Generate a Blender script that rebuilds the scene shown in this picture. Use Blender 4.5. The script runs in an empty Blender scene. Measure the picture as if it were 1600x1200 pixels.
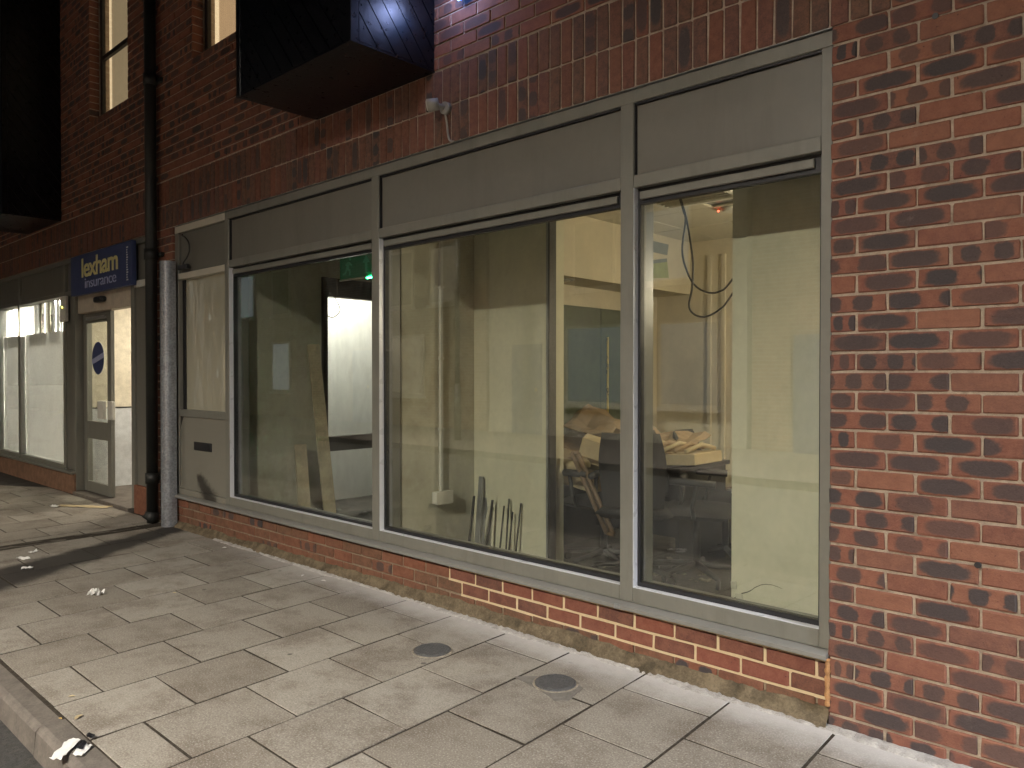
import bpy, bmesh, math, random
from mathutils import Vector, Matrix, noise as mnoise
R = math.radians
rng = random.Random(7)
sc = bpy.context.scene
col = sc.collection

# ------------------------------------------------------------------ camera
cam = bpy.data.cameras.new('camera')
cam.sensor_width = 36.0
cam.lens = 36.0 * 1190 / 1600
cam.clip_start = 0.05
cam.clip_end = 400
camo = bpy.data.objects.new('camera', cam)
col.objects.link(camo)
camo.location = (0, -3.05, 1.395)
camo.rotation_euler = (math.pi / 2 - 0.0125, 0, 0.7445)
sc.camera = camo

# ------------------------------------------------------------------ night sky
world = bpy.data.worlds.new('World')
sc.world = world
world.use_nodes = True
wt = world.node_tree
sky = wt.nodes.new('ShaderNodeTexSky')
sky.sky_type = 'NISHITA'
sky.sun_disc = False
sky.sun_elevation = R(-4.5)
sky.sun_rotation = R(200)
wt.links.new(sky.outputs[0], wt.nodes['Background'].inputs[0])
wt.nodes['Background'].inputs[1].default_value = 0.06

# ------------------------------------------------------------------ exposure
sc.view_settings.view_transform = 'Standard'
sc.view_settings.look = 'None'
sc.view_settings.exposure = 0.65
sc.view_settings.gamma = 1.0
sc.view_settings.use_curve_mapping = False
sc.cycles.use_denoising = True
sc.cycles.use_light_tree = False
sc.cycles.max_bounces = 6
sc.cycles.diffuse_bounces = 3
sc.cycles.glossy_bounces = 3
sc.cycles.transmission_bounces = 4
sc.cycles.transparent_max_bounces = 12
sc.cycles.sample_clamp_indirect = 4.0
sc.cycles.caustics_reflective = False
sc.cycles.caustics_refractive = False

# strength of the lamps, added room bulb included (W)
STREET_W, COOL_W, ROOM_W, LOBBY_W, OFFICE_W, PORCH_W, BLUE_W = 5900, 14500, 50, 24, 4300, 36, 3.4
STREET_AT = (-1.4, -7.6, 5.35)
COOL_AT = (6.6, -1.6, 4.5)

# ================================================================== helpers
WL = {}

def link(name, me, parent, origin, mat=None):
    o = bpy.data.objects.new(name, me)
    col.objects.link(o)
    if mat is not None and me is not None and not me.materials:
        me.materials.append(mat)
    origin = Vector(origin)
    WL[o] = origin.copy()
    if parent is not None:
        o.parent = parent
        o.location = origin - WL[parent]
    else:
        o.location = origin
    return o

def tag(o, label=None, cat=None, group=None, kind=None):
    if label: o['label'] = label
    if cat: o['category'] = cat
    if group: o['group'] = group
    if kind: o['kind'] = kind
    return o

def thing(name, loc, label, cat, group=None):
    return tag(link(name, None, None, loc), label, cat, group)

def area_normal(v, f):
    n = Vector((0, 0, 0))
    for i in range(len(f)):
        a, b = v[f[i]], v[f[(i + 1) % len(f)]]
        n.x += (a[1] - b[1]) * (a[2] + b[2]); n.y += (a[2] - b[2]) * (a[0] + b[0]); n.z += (a[0] - b[0]) * (a[1] + b[1])
    return n

class MB:
    def __init__(s):
        s.v = []; s.f = []; s.sm = []
    def add(s, v, f, smooth=False, convex=True):
        v = [Vector(p) for p in v]
        if convex:
            c = sum(v, Vector()) / len(v)
            nf = []
            for q in f:
                n = area_normal(v, q)
                fc = sum((v[i] for i in q), Vector()) / len(q)
                nf.append(q if n.dot(fc - c) >= 0 else tuple(reversed(q)))
            f = nf
        b = len(s.v)
        s.v += v
        s.f += [tuple(i + b for i in q) for q in f]
        s.sm += [smooth] * len(f)
        return s
    def box(s, x0, x1, y0, y1, z0, z1, c=0.0, rot=None):
        cx, cy, cz = (x0 + x1) / 2, (y0 + y1) / 2, (z0 + z1) / 2
        hx, hy, hz = abs(x1 - x0) / 2, abs(y1 - y0) / 2, abs(z1 - z0) / 2
        c = min(c, hx * .45, hy * .45, hz * .45)
        M = rot if rot is not None else Matrix.Identity(3)
        T = Vector((cx, cy, cz))
        if c <= 0:
            v = [(sx * hx, sy * hy, sz * hz) for sx in (-1, 1) for sy in (-1, 1) for sz in (-1, 1)]
            f = [(0, 1, 3, 2), (4, 5, 7, 6), (0, 1, 5, 4), (2, 3, 7, 6), (0, 2, 6, 4), (1, 3, 7, 5)]
        else:
            v = []; idx = {}
            for sx in (-1, 1):
                for sy in (-1, 1):
                    for sz in (-1, 1):
                        for a in range(3):
                            p = [sx * (hx - c), sy * (hy - c), sz * (hz - c)]
                            p[a] = (sx, sy, sz)[a] * (hx, hy, hz)[a]
                            idx[(sx, sy, sz, a)] = len(v); v.append(tuple(p))
            f = []
            for a in range(3):
                b1, b2 = [k for k in range(3) if k != a]
                for sg in (-1, 1):
                    q = []
                    for s1, s2 in ((-1, -1), (1, -1), (1, 1), (-1, 1)):
                        k = [0, 0, 0]; k[a] = sg; k[b1] = s1; k[b2] = s2
                        q.append(idx[(k[0], k[1], k[2], a)])
                    f.append(tuple(q))
                for s1 in (-1, 1):
                    for s2 in (-1, 1):
                        k0 = [0, 0, 0]; k0[a] = -1; k0[b1] = s1; k0[b2] = s2
                        k1 = list(k0); k1[a] = 1
                        f.append((idx[(*k0, b1)], idx[(*k1, b1)], idx[(*k1, b2)], idx[(*k0, b2)]))
            for sx in (-1, 1):
                for sy in (-1, 1):
                    for sz in (-1, 1):
                        f.append(tuple(idx[(sx, sy, sz, a)] for a in range(3)))
        return s.add([M @ Vector(p) + T for p in v], f)
    def cyl(s, p0, p1, r0, r1=None, n=14, smooth=True):
        if r1 is None: r1 = r0
        p0 = Vector(p0); p1 = Vector(p1)
        d = (p1 - p0).normalized()
        a = d.orthogonal().normalized(); b = d.cross(a)
        v = []
        for p, r in ((p0, r0), (p1, r1)):
            for i in range(n):
                t = 2 * math.pi * i / n
                v.append(p + (a * math.cos(t) + b * math.sin(t)) * r)
        f = [(i, (i + 1) % n, n + (i + 1) % n, n + i) for i in range(n)]
        s.add(v, f + [tuple(range(n)), tuple(range(n, 2 * n))])
        if smooth:
            for k in range(len(s.sm) - n - 2, len(s.sm) - 2): s.sm[k] = True
        return s
    def tube(s, path, r, n=8):
        path = [Vector(p) for p in path]
        v = []; f = []
        prev = None
        for i, p in enumerate(path):
            d = (path[min(i + 1, len(path) - 1)] - path[max(i - 1, 0)]).normalized()
            a = d.orthogonal().normalized() if prev is None else (prev - d * prev.dot(d)).normalized()
            prev = a
            b = d.cross(a)
            rr = r[i] if isinstance(r, (list, tuple)) else r
            for k in range(n):
                t = 2 * math.pi * k / n
                v.append(p + (a * math.cos(t) + b * math.sin(t)) * rr)
        for i in range(len(path) - 1):
            for k in range(n):
                f.append((i * n + k, i * n + (k + 1) % n, (i + 1) * n + (k + 1) % n, (i + 1) * n + k))
        f.append(tuple(reversed(range(n)))); f.append(tuple(range((len(path) - 1) * n, len(path) * n)))
        return s.add(v, f, True, False)
    def prism(s, poly, ax, lo, hi):
        """poly: 2-D outline in the two axes left when ax is removed, extruded along ax"""
        n = len(poly)
        def P(q, t):
            q = list(q); q.insert(ax, t); return Vector(q)
        v = [P(q, lo) for q in poly] + [P(q, hi) for q in poly]
        f = [(i, (i + 1) % n, n + (i + 1) % n, n + i) for i in range(n)] + [tuple(range(n)), tuple(range(n, 2 * n))]
        b = len(s.v)
        s.v += v; 
        # orientation from the signed volume
        vol = 0
        tri = []
        for q in f:
            for k in range(1, len(q) - 1): tri.append((q[0], q[k], q[k + 1]))
        def vol_of(faces):
            t = 0
            for q in faces:
                for k in range(1, len(q) - 1):
                    t += v[q[0]].dot(v[q[k]].cross(v[q[k + 1]]))
            return t
        f[-2] = tuple(reversed(f[-2]))
        if vol_of(f) < 0: f = [tuple(reversed(q)) for q in f]
        s.f += [tuple(i + b for i in q) for q in f]
        s.sm += [False] * len(f)
        return s
    def grid(s, rows, smooth=True):
        nr, nc = len(rows), len(rows[0])
        v = [Vector(p) for r_ in rows for p in r_]
        f = [(i * nc + j, i * nc + j + 1, (i + 1) * nc + j + 1, (i + 1) * nc + j) for i in range(nr - 1) for j in range(nc - 1)]
        return s.add(v, f, smooth, False)
    def ellipsoid(s, c, r, n=14, m=8, M=None):
        c = Vector(c); M = M or Matrix.Identity(3)
        rows = []
        for i in range(m + 1):
            t = math.pi * i / m
            rows.append([c + M @ Vector((r[0] * math.sin(t) * math.cos(2 * math.pi * j / n), r[1] * math.sin(t) * math.sin(2 * math.pi * j / n), -r[2] * math.cos(t))) for j in range(n + 1)])
        return s.grid(rows)
    def mesh(s, name, origin):
        o = Vector(origin)
        me = bpy.data.meshes.new(name)
        me.from_pydata([p - o for p in s.v], [], s.f)
        me.polygons.foreach_set('use_smooth', s.sm)
        me.update()
        return me
    def build(s, name, mat, parent=None, origin=None):
        if origin is None:
            lo = [min(p[k] for p in s.v) for k in range(3)]; hi = [max(p[k] for p in s.v) for k in range(3)]
            origin = Vector(((lo[0] + hi[0]) / 2, (lo[1] + hi[1]) / 2, lo[2]))
        return link(name, s.mesh(name, origin), parent, origin, mat)

def box(name, mat, parent, x0, x1, y0, y1, z0, z1, c=0.0, rot=None):
    return MB().box(x0, x1, y0, y1, z0, z1, c, rot).build(name, mat, parent)

# ------------------------------------------------------------------ materials
def nt(name):
    m = bpy.data.materials.new(name)
    m.use_nodes = True
    t = m.node_tree
    return m, t, t.nodes['Principled BSDF']

def N(t, typ, **kw):
    n = t.nodes.new('ShaderNode' + typ)
    for k, v in kw.items():
        if hasattr(n, k): setattr(n, k, v)
        else: n.inputs[k].default_value = v
    return n

def math_n(t, op, a, b=None, clamp=False):
    n = t.nodes.new('ShaderNodeMath'); n.operation = op; n.use_clamp = clamp
    for i, x in enumerate((a, b)):
        if x is None: continue
        if isinstance(x, (int, float)): n.inputs[i].default_value = x
        else: t.links.new(x, n.inputs[i])
    return n.outputs[0]

def mixc(t, fac, a, b, blend='MIX'):
    n = t.nodes.new('ShaderNodeMix'); n.data_type = 'RGBA'; n.blend_type = blend
    for i, x in ((0, fac), (6, a), (7, b)):
        if isinstance(x, (int, float)): n.inputs[i].default_value = x
        elif isinstance(x, tuple): n.inputs[i].default_value = (*x[:3], 1)
        else: t.links.new(x, n.inputs[i])
    return n.outputs[2]

def smooth(t, x, lo, hi):
    n = t.nodes.new('ShaderNodeMapRange'); n.interpolation_type = 'SMOOTHSTEP'
    t.links.new(x, n.inputs[0]); n.inputs[1].default_value = lo; n.inputs[2].default_value = hi
    return n.outputs[0]

def noise_n(t, vec, scale, detail=4, rough=.6, out=0):
    n = t.nodes.new('ShaderNodeTexNoise'); n.inputs['Scale'].default_value = scale
    n.inputs['Detail'].default_value = detail; n.inputs['Roughness'].default_value = rough
    if vec is not None: t.links.new(vec, n.inputs['Vector'])
    return n.outputs[out]

def bump(t, bsdf, h, strength=.3, dist=.004):
    b = t.nodes.new('ShaderNodeBump'); b.inputs['Strength'].default_value = strength; b.inputs['Distance'].default_value = dist
    t.links.new(h, b.inputs['Height']); t.links.new(b.outputs[0], bsdf.inputs['Normal'])

def pos(t):
    return t.nodes.new('ShaderNodeNewGeometry').outputs['Position']

def mat(name, c, rough=.6, metal=0.0, var=.15, scale=12, bumps=.15, bdist=.002, grime=None, rvar=.12, spec=.5, streak=False):
    m, t, b = nt(name)
    p = pos(t)
    n1 = noise_n(t, p, scale, 5)
    n2 = noise_n(t, p, scale * 7, 3)
    f = math_n(t, 'ADD', math_n(t, 'MULTIPLY', n1, .65), math_n(t, 'MULTIPLY', n2, .35))
    f = smooth(t, f, .3, .7)
    lo = tuple(x * (1 - var) for x in c); hi = tuple(min(1, x * (1 + var)) for x in c)
    cc = mixc(t, f, lo, hi)
    if grime:
        q = p
        if streak:
            mp_ = N(t, 'Mapping'); mp_.inputs['Scale'].default_value = (5, 5, .6); t.links.new(p, mp_.inputs[0]); q = mp_.outputs[0]
        g = smooth(t, noise_n(t, q, scale * .35, 6, .7), .48, .68)
        cc = mixc(t, math_n(t, 'MULTIPLY', g, grime[1]), cc, grime[0])
    t.links.new(cc, b.inputs['Base Color'])
    b.inputs['Metallic'].default_value = metal
    b.inputs['Specular IOR Level'].default_value = spec
    r_ = math_n(t, 'ADD', math_n(t, 'MULTIPLY', n1, rvar * 2), rough - rvar, True)
    t.links.new(r_, b.inputs['Roughness'])
    if bumps: bump(t, b, f, bumps, bdist)
    return m

def emis(name, c, strength, base=(.02, .02, .02)):
    m, t, b = nt(name)
    b.inputs['Base Color'].default_value = (*base, 1)
    b.inputs['Emission Color'].default_value = (*c, 1)
    b.inputs['Emission Strength'].default_value = strength
    b.inputs['Roughness'].default_value = .4
    return m

def schlick(t, r0):
    g = t.nodes.new('ShaderNodeNewGeometry')
    d = t.nodes.new('ShaderNodeVectorMath'); d.operation = 'DOT_PRODUCT'
    t.links.new(g.outputs['Normal'], d.inputs[0]); t.links.new(g.outputs['Incoming'], d.inputs[1])
    c = math_n(t, 'SUBTRACT', 1, math_n(t, 'ABSOLUTE', d.outputs['Value']))
    return math_n(t, 'ADD', math_n(t, 'MULTIPLY', math_n(t, 'POWER', c, 5), 1 - r0), r0, True)

def glass_mat(name, tint=(.965, .98, .95), r0=.085, dirt=.04):
    m = bpy.data.materials.new(name); m.use_nodes = True
    t = m.node_tree; t.nodes.clear()
    out = N(t, 'OutputMaterial')
    tr = N(t, 'BsdfTransparent'); tr.inputs[0].default_value = (*tint, 1)
    gl = N(t, 'BsdfGlossy'); gl.inputs['Color'].default_value = (.95, .97, 1, 1); gl.inputs['Roughness'].default_value = .012
    df = N(t, 'BsdfDiffuse'); df.inputs[0].default_value = (.55, .53, .48, 1)
    p = pos(t)
    bp = t.nodes.new('ShaderNodeBump'); bp.inputs['Strength'].default_value = .05; bp.inputs['Distance'].default_value = .004
    t.links.new(noise_n(t, p, 1.6, 2), bp.inputs['Height']); t.links.new(bp.outputs[0], gl.inputs['Normal'])
    m1 = N(t, 'MixShader'); t.links.new(schlick(t, r0), m1.inputs[0]); t.links.new(tr.outputs[0], m1.inputs[1]); t.links.new(gl.outputs[0], m1.inputs[2])
    mp = N(t, 'Mapping'); mp.inputs['Scale'].default_value = (1, 1, .5); t.links.new(p, mp.inputs[0])
    d = math_n(t, 'MULTIPLY', smooth(t, noise_n(t, mp.outputs[0], 6, 3, .75), .35, .85), dirt)
    m2 = N(t, 'MixShader'); t.links.new(d, m2.inputs[0]); t.links.new(m1.outputs[0], m2.inputs[1]); t.links.new(df.outputs[0], m2.inputs[2])
    t.links.new(m2.outputs[0], out.inputs[0])
    return m

def brick_mat(name, island, reds, dark=(.043, .038, .039), marks=(.50, .80), mottled=.5):
    m, t, b = nt(name)
    if island: rnd = t.nodes.new('ShaderNodeNewGeometry').outputs['Random Per Island']
    else: rnd = t.nodes.new('ShaderNodeObjectInfo').outputs['Random']
    wn = t.nodes.new('ShaderNodeTexWhiteNoise'); wn.noise_dimensions = '1D'
    t.links.new(math_n(t, 'MULTIPLY', rnd, 917.3), wn.inputs['W'])
    sp = t.nodes.new('ShaderNodeSeparateColor'); t.links.new(wn.outputs['Color'], sp.inputs[0])
    r1, r2, r3 = sp.outputs
    uv = t.nodes.new('ShaderNodeUVMap').outputs[0]
    sx = t.nodes.new('ShaderNodeSeparateXYZ'); t.links.new(uv, sx.inputs[0])
    p = pos(t)
    nz = noise_n(t, p, 26, 4, .6); nf = noise_n(t, p, 150, 3, .7)
    u = math_n(t, 'ADD', sx.outputs[0], math_n(t, 'MULTIPLY', math_n(t, 'SUBTRACT', nz, .5), .22))
    v = math_n(t, 'ADD', sx.outputs[1], math_n(t, 'MULTIPLY', math_n(t, 'SUBTRACT', nz, .5), .30))
    ramp = t.nodes.new('ShaderNodeValToRGB')
    e = ramp.color_ramp.elements
    e[0].position = 0; e[0].color = (*reds[0], 1)
    e[1].position = 1; e[1].color = (*reds[-1], 1)
    for i in range(1, len(reds) - 1):
        q = e.new(i / (len(reds) - 1)); q.color = (*reds[i], 1)
    t.links.new(r1, ramp.inputs[0])
    base = mixc(t, smooth(t, math_n(t, 'ADD', math_n(t, 'MULTIPLY', nz, .6), math_n(t, 'MULTIPLY', nf, .4)), .3, .7), ramp.outputs[0], mixc(t, .45, ramp.outputs[0], (.33, .155, .095)))
    va = math_n(t, 'ABSOLUTE', v)
    def blob(a, hw, hh):
        d = math_n(t, 'ADD', math_n(t, 'POWER', math_n(t, 'DIVIDE', a, hw), 3), math_n(t, 'POWER', math_n(t, 'DIVIDE', va, hh), 3))
        s_ = smooth(t, d, .5, 1.3)
        return math_n(t, 'SUBTRACT', 1, s_)
    uo = math_n(t, 'ADD', u, math_n(t, 'MULTIPLY', math_n(t, 'SUBTRACT', r2, .5), .12))
    A = blob(math_n(t, 'ABSOLUTE', uo), .43, .44)
    fr = math_n(t, 'FRACT', math_n(t, 'ADD', math_n(t, 'MULTIPLY', u, math_n(t, 'ADD', math_n(t, 'MULTIPLY', r1, 1.2), 1.0)), math_n(t, 'MULTIPLY', r2, 3)))
    B = blob(math_n(t, 'ABSOLUTE', math_n(t, 'SUBTRACT', fr, .5)), .33, .46)
    selA = math_n(t, 'LESS_THAN', r3, marks[0])
    selB = math_n(t, 'MULTIPLY', math_n(t, 'LESS_THAN', r3, marks[1]), math_n(t, 'GREATER_THAN', r3, marks[0]))
    mask = math_n(t, 'ADD', math_n(t, 'MULTIPLY', A, selA), math_n(t, 'MULTIPLY', B, selB), True)
    mask = math_n(t, 'MULTIPLY', mask, math_n(t, 'ADD', math_n(t, 'MULTIPLY', math_n(t, 'FRACT', math_n(t, 'MULTIPLY', r2, 7.3)), .38), .60))
    dk = mixc(t, nf, tuple(x * .75 for x in dark), tuple(x * 1.7 for x in dark))
    cc = mixc(t, mask, base, dk)
    pits = smooth(t, noise_n(t, p, 90, 2), .66, .74)
    cc = mixc(t, math_n(t, 'MULTIPLY', pits, .6), cc, (.03, .02, .018))
    # lime bloom and scuffs
    bl = smooth(t, noise_n(t, p, 9, 7, .75), .60, .80)
    cc = mixc(t, math_n(t, 'MULTIPLY', bl, .22), cc, (.42, .36, .30))
    t.links.new(cc, b.inputs['Base Color'])
    b.inputs['Roughness'].default_value = .82
    b.inputs['Specular IOR Level'].default_value = .3
    bump(t, b, math_n(t, 'ADD', nz, math_n(t, 'MULTIPLY', nf, .6)), .65, .005)
    return m

REDS = [(.138, .056, .042), (.196, .077, .051), (.150, .058, .046), (.208, .090, .058), (.098, .048, .043)]
REDS_S = [(.120, .048, .036), (.075, .054, .043), (.150, .058, .040), (.105, .050, .045), (.062, .050, .045), (.140, .062, .044)]
M = {}
M['brick'] = brick_mat('flashed_red_brick', False, REDS)
M['brick_mass'] = brick_mat('flashed_red_brick_mass', True, REDS, marks=(.34, .55))
M['soldier'] = brick_mat('soldier_red_brick', False, REDS_S, marks=(.10, .28))
M['soldier_mass'] = brick_mat('soldier_red_brick_mass', True, REDS_S, marks=(.10, .28))
M['new_brick'] = brick_mat('repointed_smooth_brick', False, [(.17, .052, .038), (.10, .045, .036), (.20, .060, .040), (.085, .042, .036)], marks=(.0, .0))
M['old_brick'] = brick_mat('dirty_plinth_brick', False, [(.13, .055, .034), (.095, .058, .036), (.16, .058, .034), (.10, .062, .038)], marks=(.0, .10))
M['mortar'] = mat('sandy_mortar', (.41, .335, .26), .95, 0, .22, 30, .5, .004, ((.16, .12, .09), .5), 0, .2)
M['mortar_new'] = mat('fresh_cream_mortar', (.60, .48, .30), .95, 0, .08, 40, .4, .002, None, 0, .2)
M['frame'] = mat('stone_grey_powder_coat', (.182, .178, .152), .38, 0, .06, 5, .05, .001, ((.125, .118, .096), .4), .10, streak=True)
M['sill'] = mat('grey_sill_powder_coat', (.22, .216, .198), .36, 0, .05, 5, .05, .001, ((.15, .14, .12), .3), .06)
M['panel'] = mat('grey_spandrel_panel', (.160, .154, .132), .38, 0, .06, 3, .04, .002, ((.115, .108, .090), .35), .12, streak=True)
M['bare'] = mat('pale_bare_aluminium', (.62, .58, .48), .35, .2, .05)  # paler tone paints in the light falling on these rails
M['bead'] = mat('bright_aluminium_bead', (.78, .79, .82), .3, .1, .03)  # pale colour carries the cool highlight along the mullion edges
M['gasket'] = mat('black_rubber', (.012, .012, .014), .5)
M['glass'] = glass_mat('shop_glass', dirt=.035)
M['glass_left'] = glass_mat('dusty_shop_glass', dirt=.07)
M['black_wood'] = mat('black_painted_boards', (.0035, .0035, .005), .30, 0, .3, 20, .3, .002, None, .1, .4)
M['black_metal'] = mat('black_pipe_paint', (.010, .011, .010), .55, 0, .3, 14, .2, .002, ((.03, .035, .022), .4), .1)
M['dark_metal'] = mat('dark_brown_window_frame', (.012, .009, .008), .5)
M['white'] = mat('off_white_plastic', (.62, .60, .54), .5, 0, .08)
M['dull_white'] = mat('weathered_grey_white_plastic', (.30, .285, .25), .6, 0, .15)
M['cream'] = mat('cream_painted_plaster', (.60, .575, .435), .8, 0, .06, 4, .15, .002, ((.54, .515, .385), .35), 0, .2)
M['beige'] = mat('beige_painted_plaster', (.60, .54, .41), .8, 0, .06, 5, .15, .002, ((.50, .44, .33), .35), 0, .2)
M['olive'] = mat('olive_beige_wall', (.50, .48, .385), .85, 0, .08, 5, .2, .002, ((.30, .27, .19), .5), 0, .2)
M['tile'] = mat('cream_ceiling_tile', (.62, .58, .47), .9, 0, .06, 30, .3, .002)
M['green'] = mat('dark_green_lacquer', (.060, .080, .048), .4, 0, .25, 3, .08, .002)
M['brass'] = mat('brass_strip', (.75, .60, .16), .3, .8)
M['carpet'] = mat('dark_dusty_floor', (.035, .032, .027), .9, 0, .6, 9, .5, .004, ((.12, .105, .08), .6), 0)
M['chair'] = mat('black_chair_fabric', (.006, .006, .008), .8, 0, .3)
M['chair_metal'] = mat('chair_black_plastic', (.008, .008, .009), .5)
M['card'] = mat('brown_cardboard', (.32, .22, .12), .85, 0, .12, 9, .2)
M['card2'] = mat('pale_cardboard', (.46, .37, .22), .85, 0, .1, 9, .2)
M['paper'] = mat('white_paper', (.72, .71, .68), .8, 0, .06, 20, .2)
M['wood'] = mat('rough_sawn_timber', (.40, .33, .22), .8, 0, .25, 8, .3, .003)
M['frame_wood'] = mat('brown_varnished_wood', (.16, .105, .06), .5, 0, .25, 10)
M['dark_wood'] = mat('dark_table_wood', (.10, .065, .04), .5, 0, .25, 10)
M['steel'] = mat('galvanised_strip', (.35, .36, .36), .4, .7)
M['white_wall'] = mat('bright_white_wall', (.78, .78, .74), .75, 0, .03, 4, .1, .002, ((.66, .66, .60), .3), 0)
M['dark_trim'] = mat('black_door_trim', (.020, .019, .016), .5, 0, .3)
M['blue'] = mat('blue_sign_panel', (.050, .068, .165), .4, 0, .06, 4, .03)
M['yellow'] = mat('pale_yellow_letters', (.72, .65, .30), .5, 0, .04)
M['lilac'] = mat('pale_lilac_letters', (.40, .43, .62), .5, 0, .04)
M['joint'] = mat('dark_joint_sand', (.046, .038, .029), .95, 0, .55, 40, .5, .004, None, 0, .2)
M['kerb'] = mat('weathered_kerb_stone', (.140, .122, .105), .85, 0, .25, 16, .4, .004, ((.08, .07, .06), .5), .05, .3)
M['render'] = mat('stained_cement_skirt', (.155, .122, .078), .92, 0, .4, 14, .7, .010, ((.055, .044, .028), .85), 0, .2)
M['fillet'] = mat('pale_cement_fillet', (.40, .38, .355), .92, 0, .3, 22, .6, .008, ((.22, .20, .18), .5), 0, .2)
M['iron'] = mat('cast_iron_cover', (.10, .10, .10), .5, .1, .35, 60, .6, .004)
M['ring'] = mat('cracked_mortar_ring', (.33, .29, .23), .92, 0, .35, 40, .6, .006, ((.12, .10, .08), .6), 0, .2)
M['cable'] = mat('black_cable', (.012, .011, .010), .5)
M['leaf'] = mat('dry_leaf', (.45, .30, .09), .8, 0, .3, 30)
M['foam'] = mat('orange_expanding_foam', (.42, .22, .09), .85, 0, .3, 40, .6, .006)
M['opp_brick'] = None

def galv():
    m, t, b = nt('spangled_galvanised_steel')
    p = pos(t)
    vo = t.nodes.new('ShaderNodeTexVoronoi'); vo.inputs['Scale'].default_value = 55; t.links.new(p, vo.inputs['Vector'])
    n = noise_n(t, p, 18, 6, .7)
    f = math_n(t, 'ADD', math_n(t, 'MULTIPLY', n, .7), math_n(t, 'MULTIPLY', vo.outputs['Distance'], .35))
    c = mixc(t, smooth(t, f, .3, .75), (.22, .225, .24), (.36, .38, .41))
    t.links.new(c, b.inputs['Base Color'])
    b.inputs['Metallic'].default_value = .55
    t.links.new(math_n(t, 'ADD', math_n(t, 'MULTIPLY', n, .35), .25), b.inputs['Roughness'])
    bump(t, b, n, .2, .003)
    return m
M['galv'] = galv()

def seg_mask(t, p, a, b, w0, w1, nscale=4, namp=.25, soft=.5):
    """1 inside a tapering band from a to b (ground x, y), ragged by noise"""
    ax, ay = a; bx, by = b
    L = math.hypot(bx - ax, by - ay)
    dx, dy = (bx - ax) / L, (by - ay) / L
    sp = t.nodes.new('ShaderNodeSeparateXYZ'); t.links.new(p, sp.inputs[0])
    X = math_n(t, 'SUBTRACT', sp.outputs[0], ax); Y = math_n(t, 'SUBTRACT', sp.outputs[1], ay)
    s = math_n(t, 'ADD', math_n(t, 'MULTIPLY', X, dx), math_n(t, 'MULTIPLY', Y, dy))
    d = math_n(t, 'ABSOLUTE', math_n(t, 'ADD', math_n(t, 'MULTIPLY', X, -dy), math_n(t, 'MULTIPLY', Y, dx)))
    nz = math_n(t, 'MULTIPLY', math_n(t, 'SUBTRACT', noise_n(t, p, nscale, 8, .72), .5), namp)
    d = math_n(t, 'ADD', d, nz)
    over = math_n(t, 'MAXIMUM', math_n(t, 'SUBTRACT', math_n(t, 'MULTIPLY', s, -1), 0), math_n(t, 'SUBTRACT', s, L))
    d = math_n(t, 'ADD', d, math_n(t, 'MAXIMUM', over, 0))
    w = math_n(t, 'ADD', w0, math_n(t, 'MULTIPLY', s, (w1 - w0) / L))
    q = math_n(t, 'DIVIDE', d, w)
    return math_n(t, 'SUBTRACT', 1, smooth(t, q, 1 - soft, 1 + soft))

def slab_mat():
    m, t, b = nt('worn_concrete_paving')
    p = pos(t)
    rnd = t.nodes.new('ShaderNodeObjectInfo').outputs['Random']
    tint = mixc(t, rnd, (.225, .200, .165), (.325, .298, .255))
    n1 = noise_n(t, p, 3.2, 8, .72); n2 = noise_n(t, p, 140, 2, .6); n3 = noise_n(t, p, 38, 4, .7)
    c = mixc(t, math_n(t, 'MULTIPLY', smooth(t, n1, .42, .66), .70), tint, (.135, .108, .084))
    c = mixc(t, math_n(t, 'MULTIPLY', smooth(t, n2, .54, .66), .45), c, (.48, .45, .40))
    c = mixc(t, math_n(t, 'MULTIPLY', smooth(t, math_n(t, 'SUBTRACT', 1, n2), .56, .66), .45), c, (.10, .088, .072))
    c = mixc(t, math_n(t, 'MULTIPLY', smooth(t, n3, .50, .72), .30), c, (.15, .13, .105))
    # trodden gum and drips
    vo = t.nodes.new('ShaderNodeTexVoronoi'); vo.inputs['Scale'].default_value = 3.7; t.links.new(p, vo.inputs['Vector'])
    dd = math_n(t, 'ADD', vo.outputs['Distance'], math_n(t, 'MULTIPLY', n3, .05))
    spt = math_n(t, 'SUBTRACT', 1, smooth(t, dd, .055, .085))
    c = mixc(t, math_n(t, 'MULTIPLY', spt, .75), c, (.045, .040, .036))
    # lime washed out of the new pointing, along the wall foot
    sp = t.nodes.new('ShaderNodeSeparateXYZ'); t.links.new(p, sp.inputs[0])
    yy = math_n(t, 'ADD', sp.outputs[1], math_n(t, 'MULTIPLY', math_n(t, 'SUBTRACT', noise_n(t, p, 5, 6, .7), .5), .22))
    lime = math_n(t, 'MULTIPLY', smooth(t, yy, -.30, -.02), smooth(t, sp.outputs[0], -7.2, -3.2))
    c = mixc(t, math_n(t, 'MULTIPLY', lime, .75), c, (.60, .58, .56))
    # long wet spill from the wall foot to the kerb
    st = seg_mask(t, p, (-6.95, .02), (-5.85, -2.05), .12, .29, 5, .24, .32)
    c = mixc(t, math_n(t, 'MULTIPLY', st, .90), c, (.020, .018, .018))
    t.links.new(c, b.inputs['Base Color'])
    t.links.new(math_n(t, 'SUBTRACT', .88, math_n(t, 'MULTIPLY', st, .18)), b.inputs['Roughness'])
    b.inputs['Specular IOR Level'].default_value = .3
    bump(t, b, math_n(t, 'ADD', math_n(t, 'MULTIPLY', n2, .5), n3), .5, .004)
    return m
M['slab'] = slab_mat()

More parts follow.
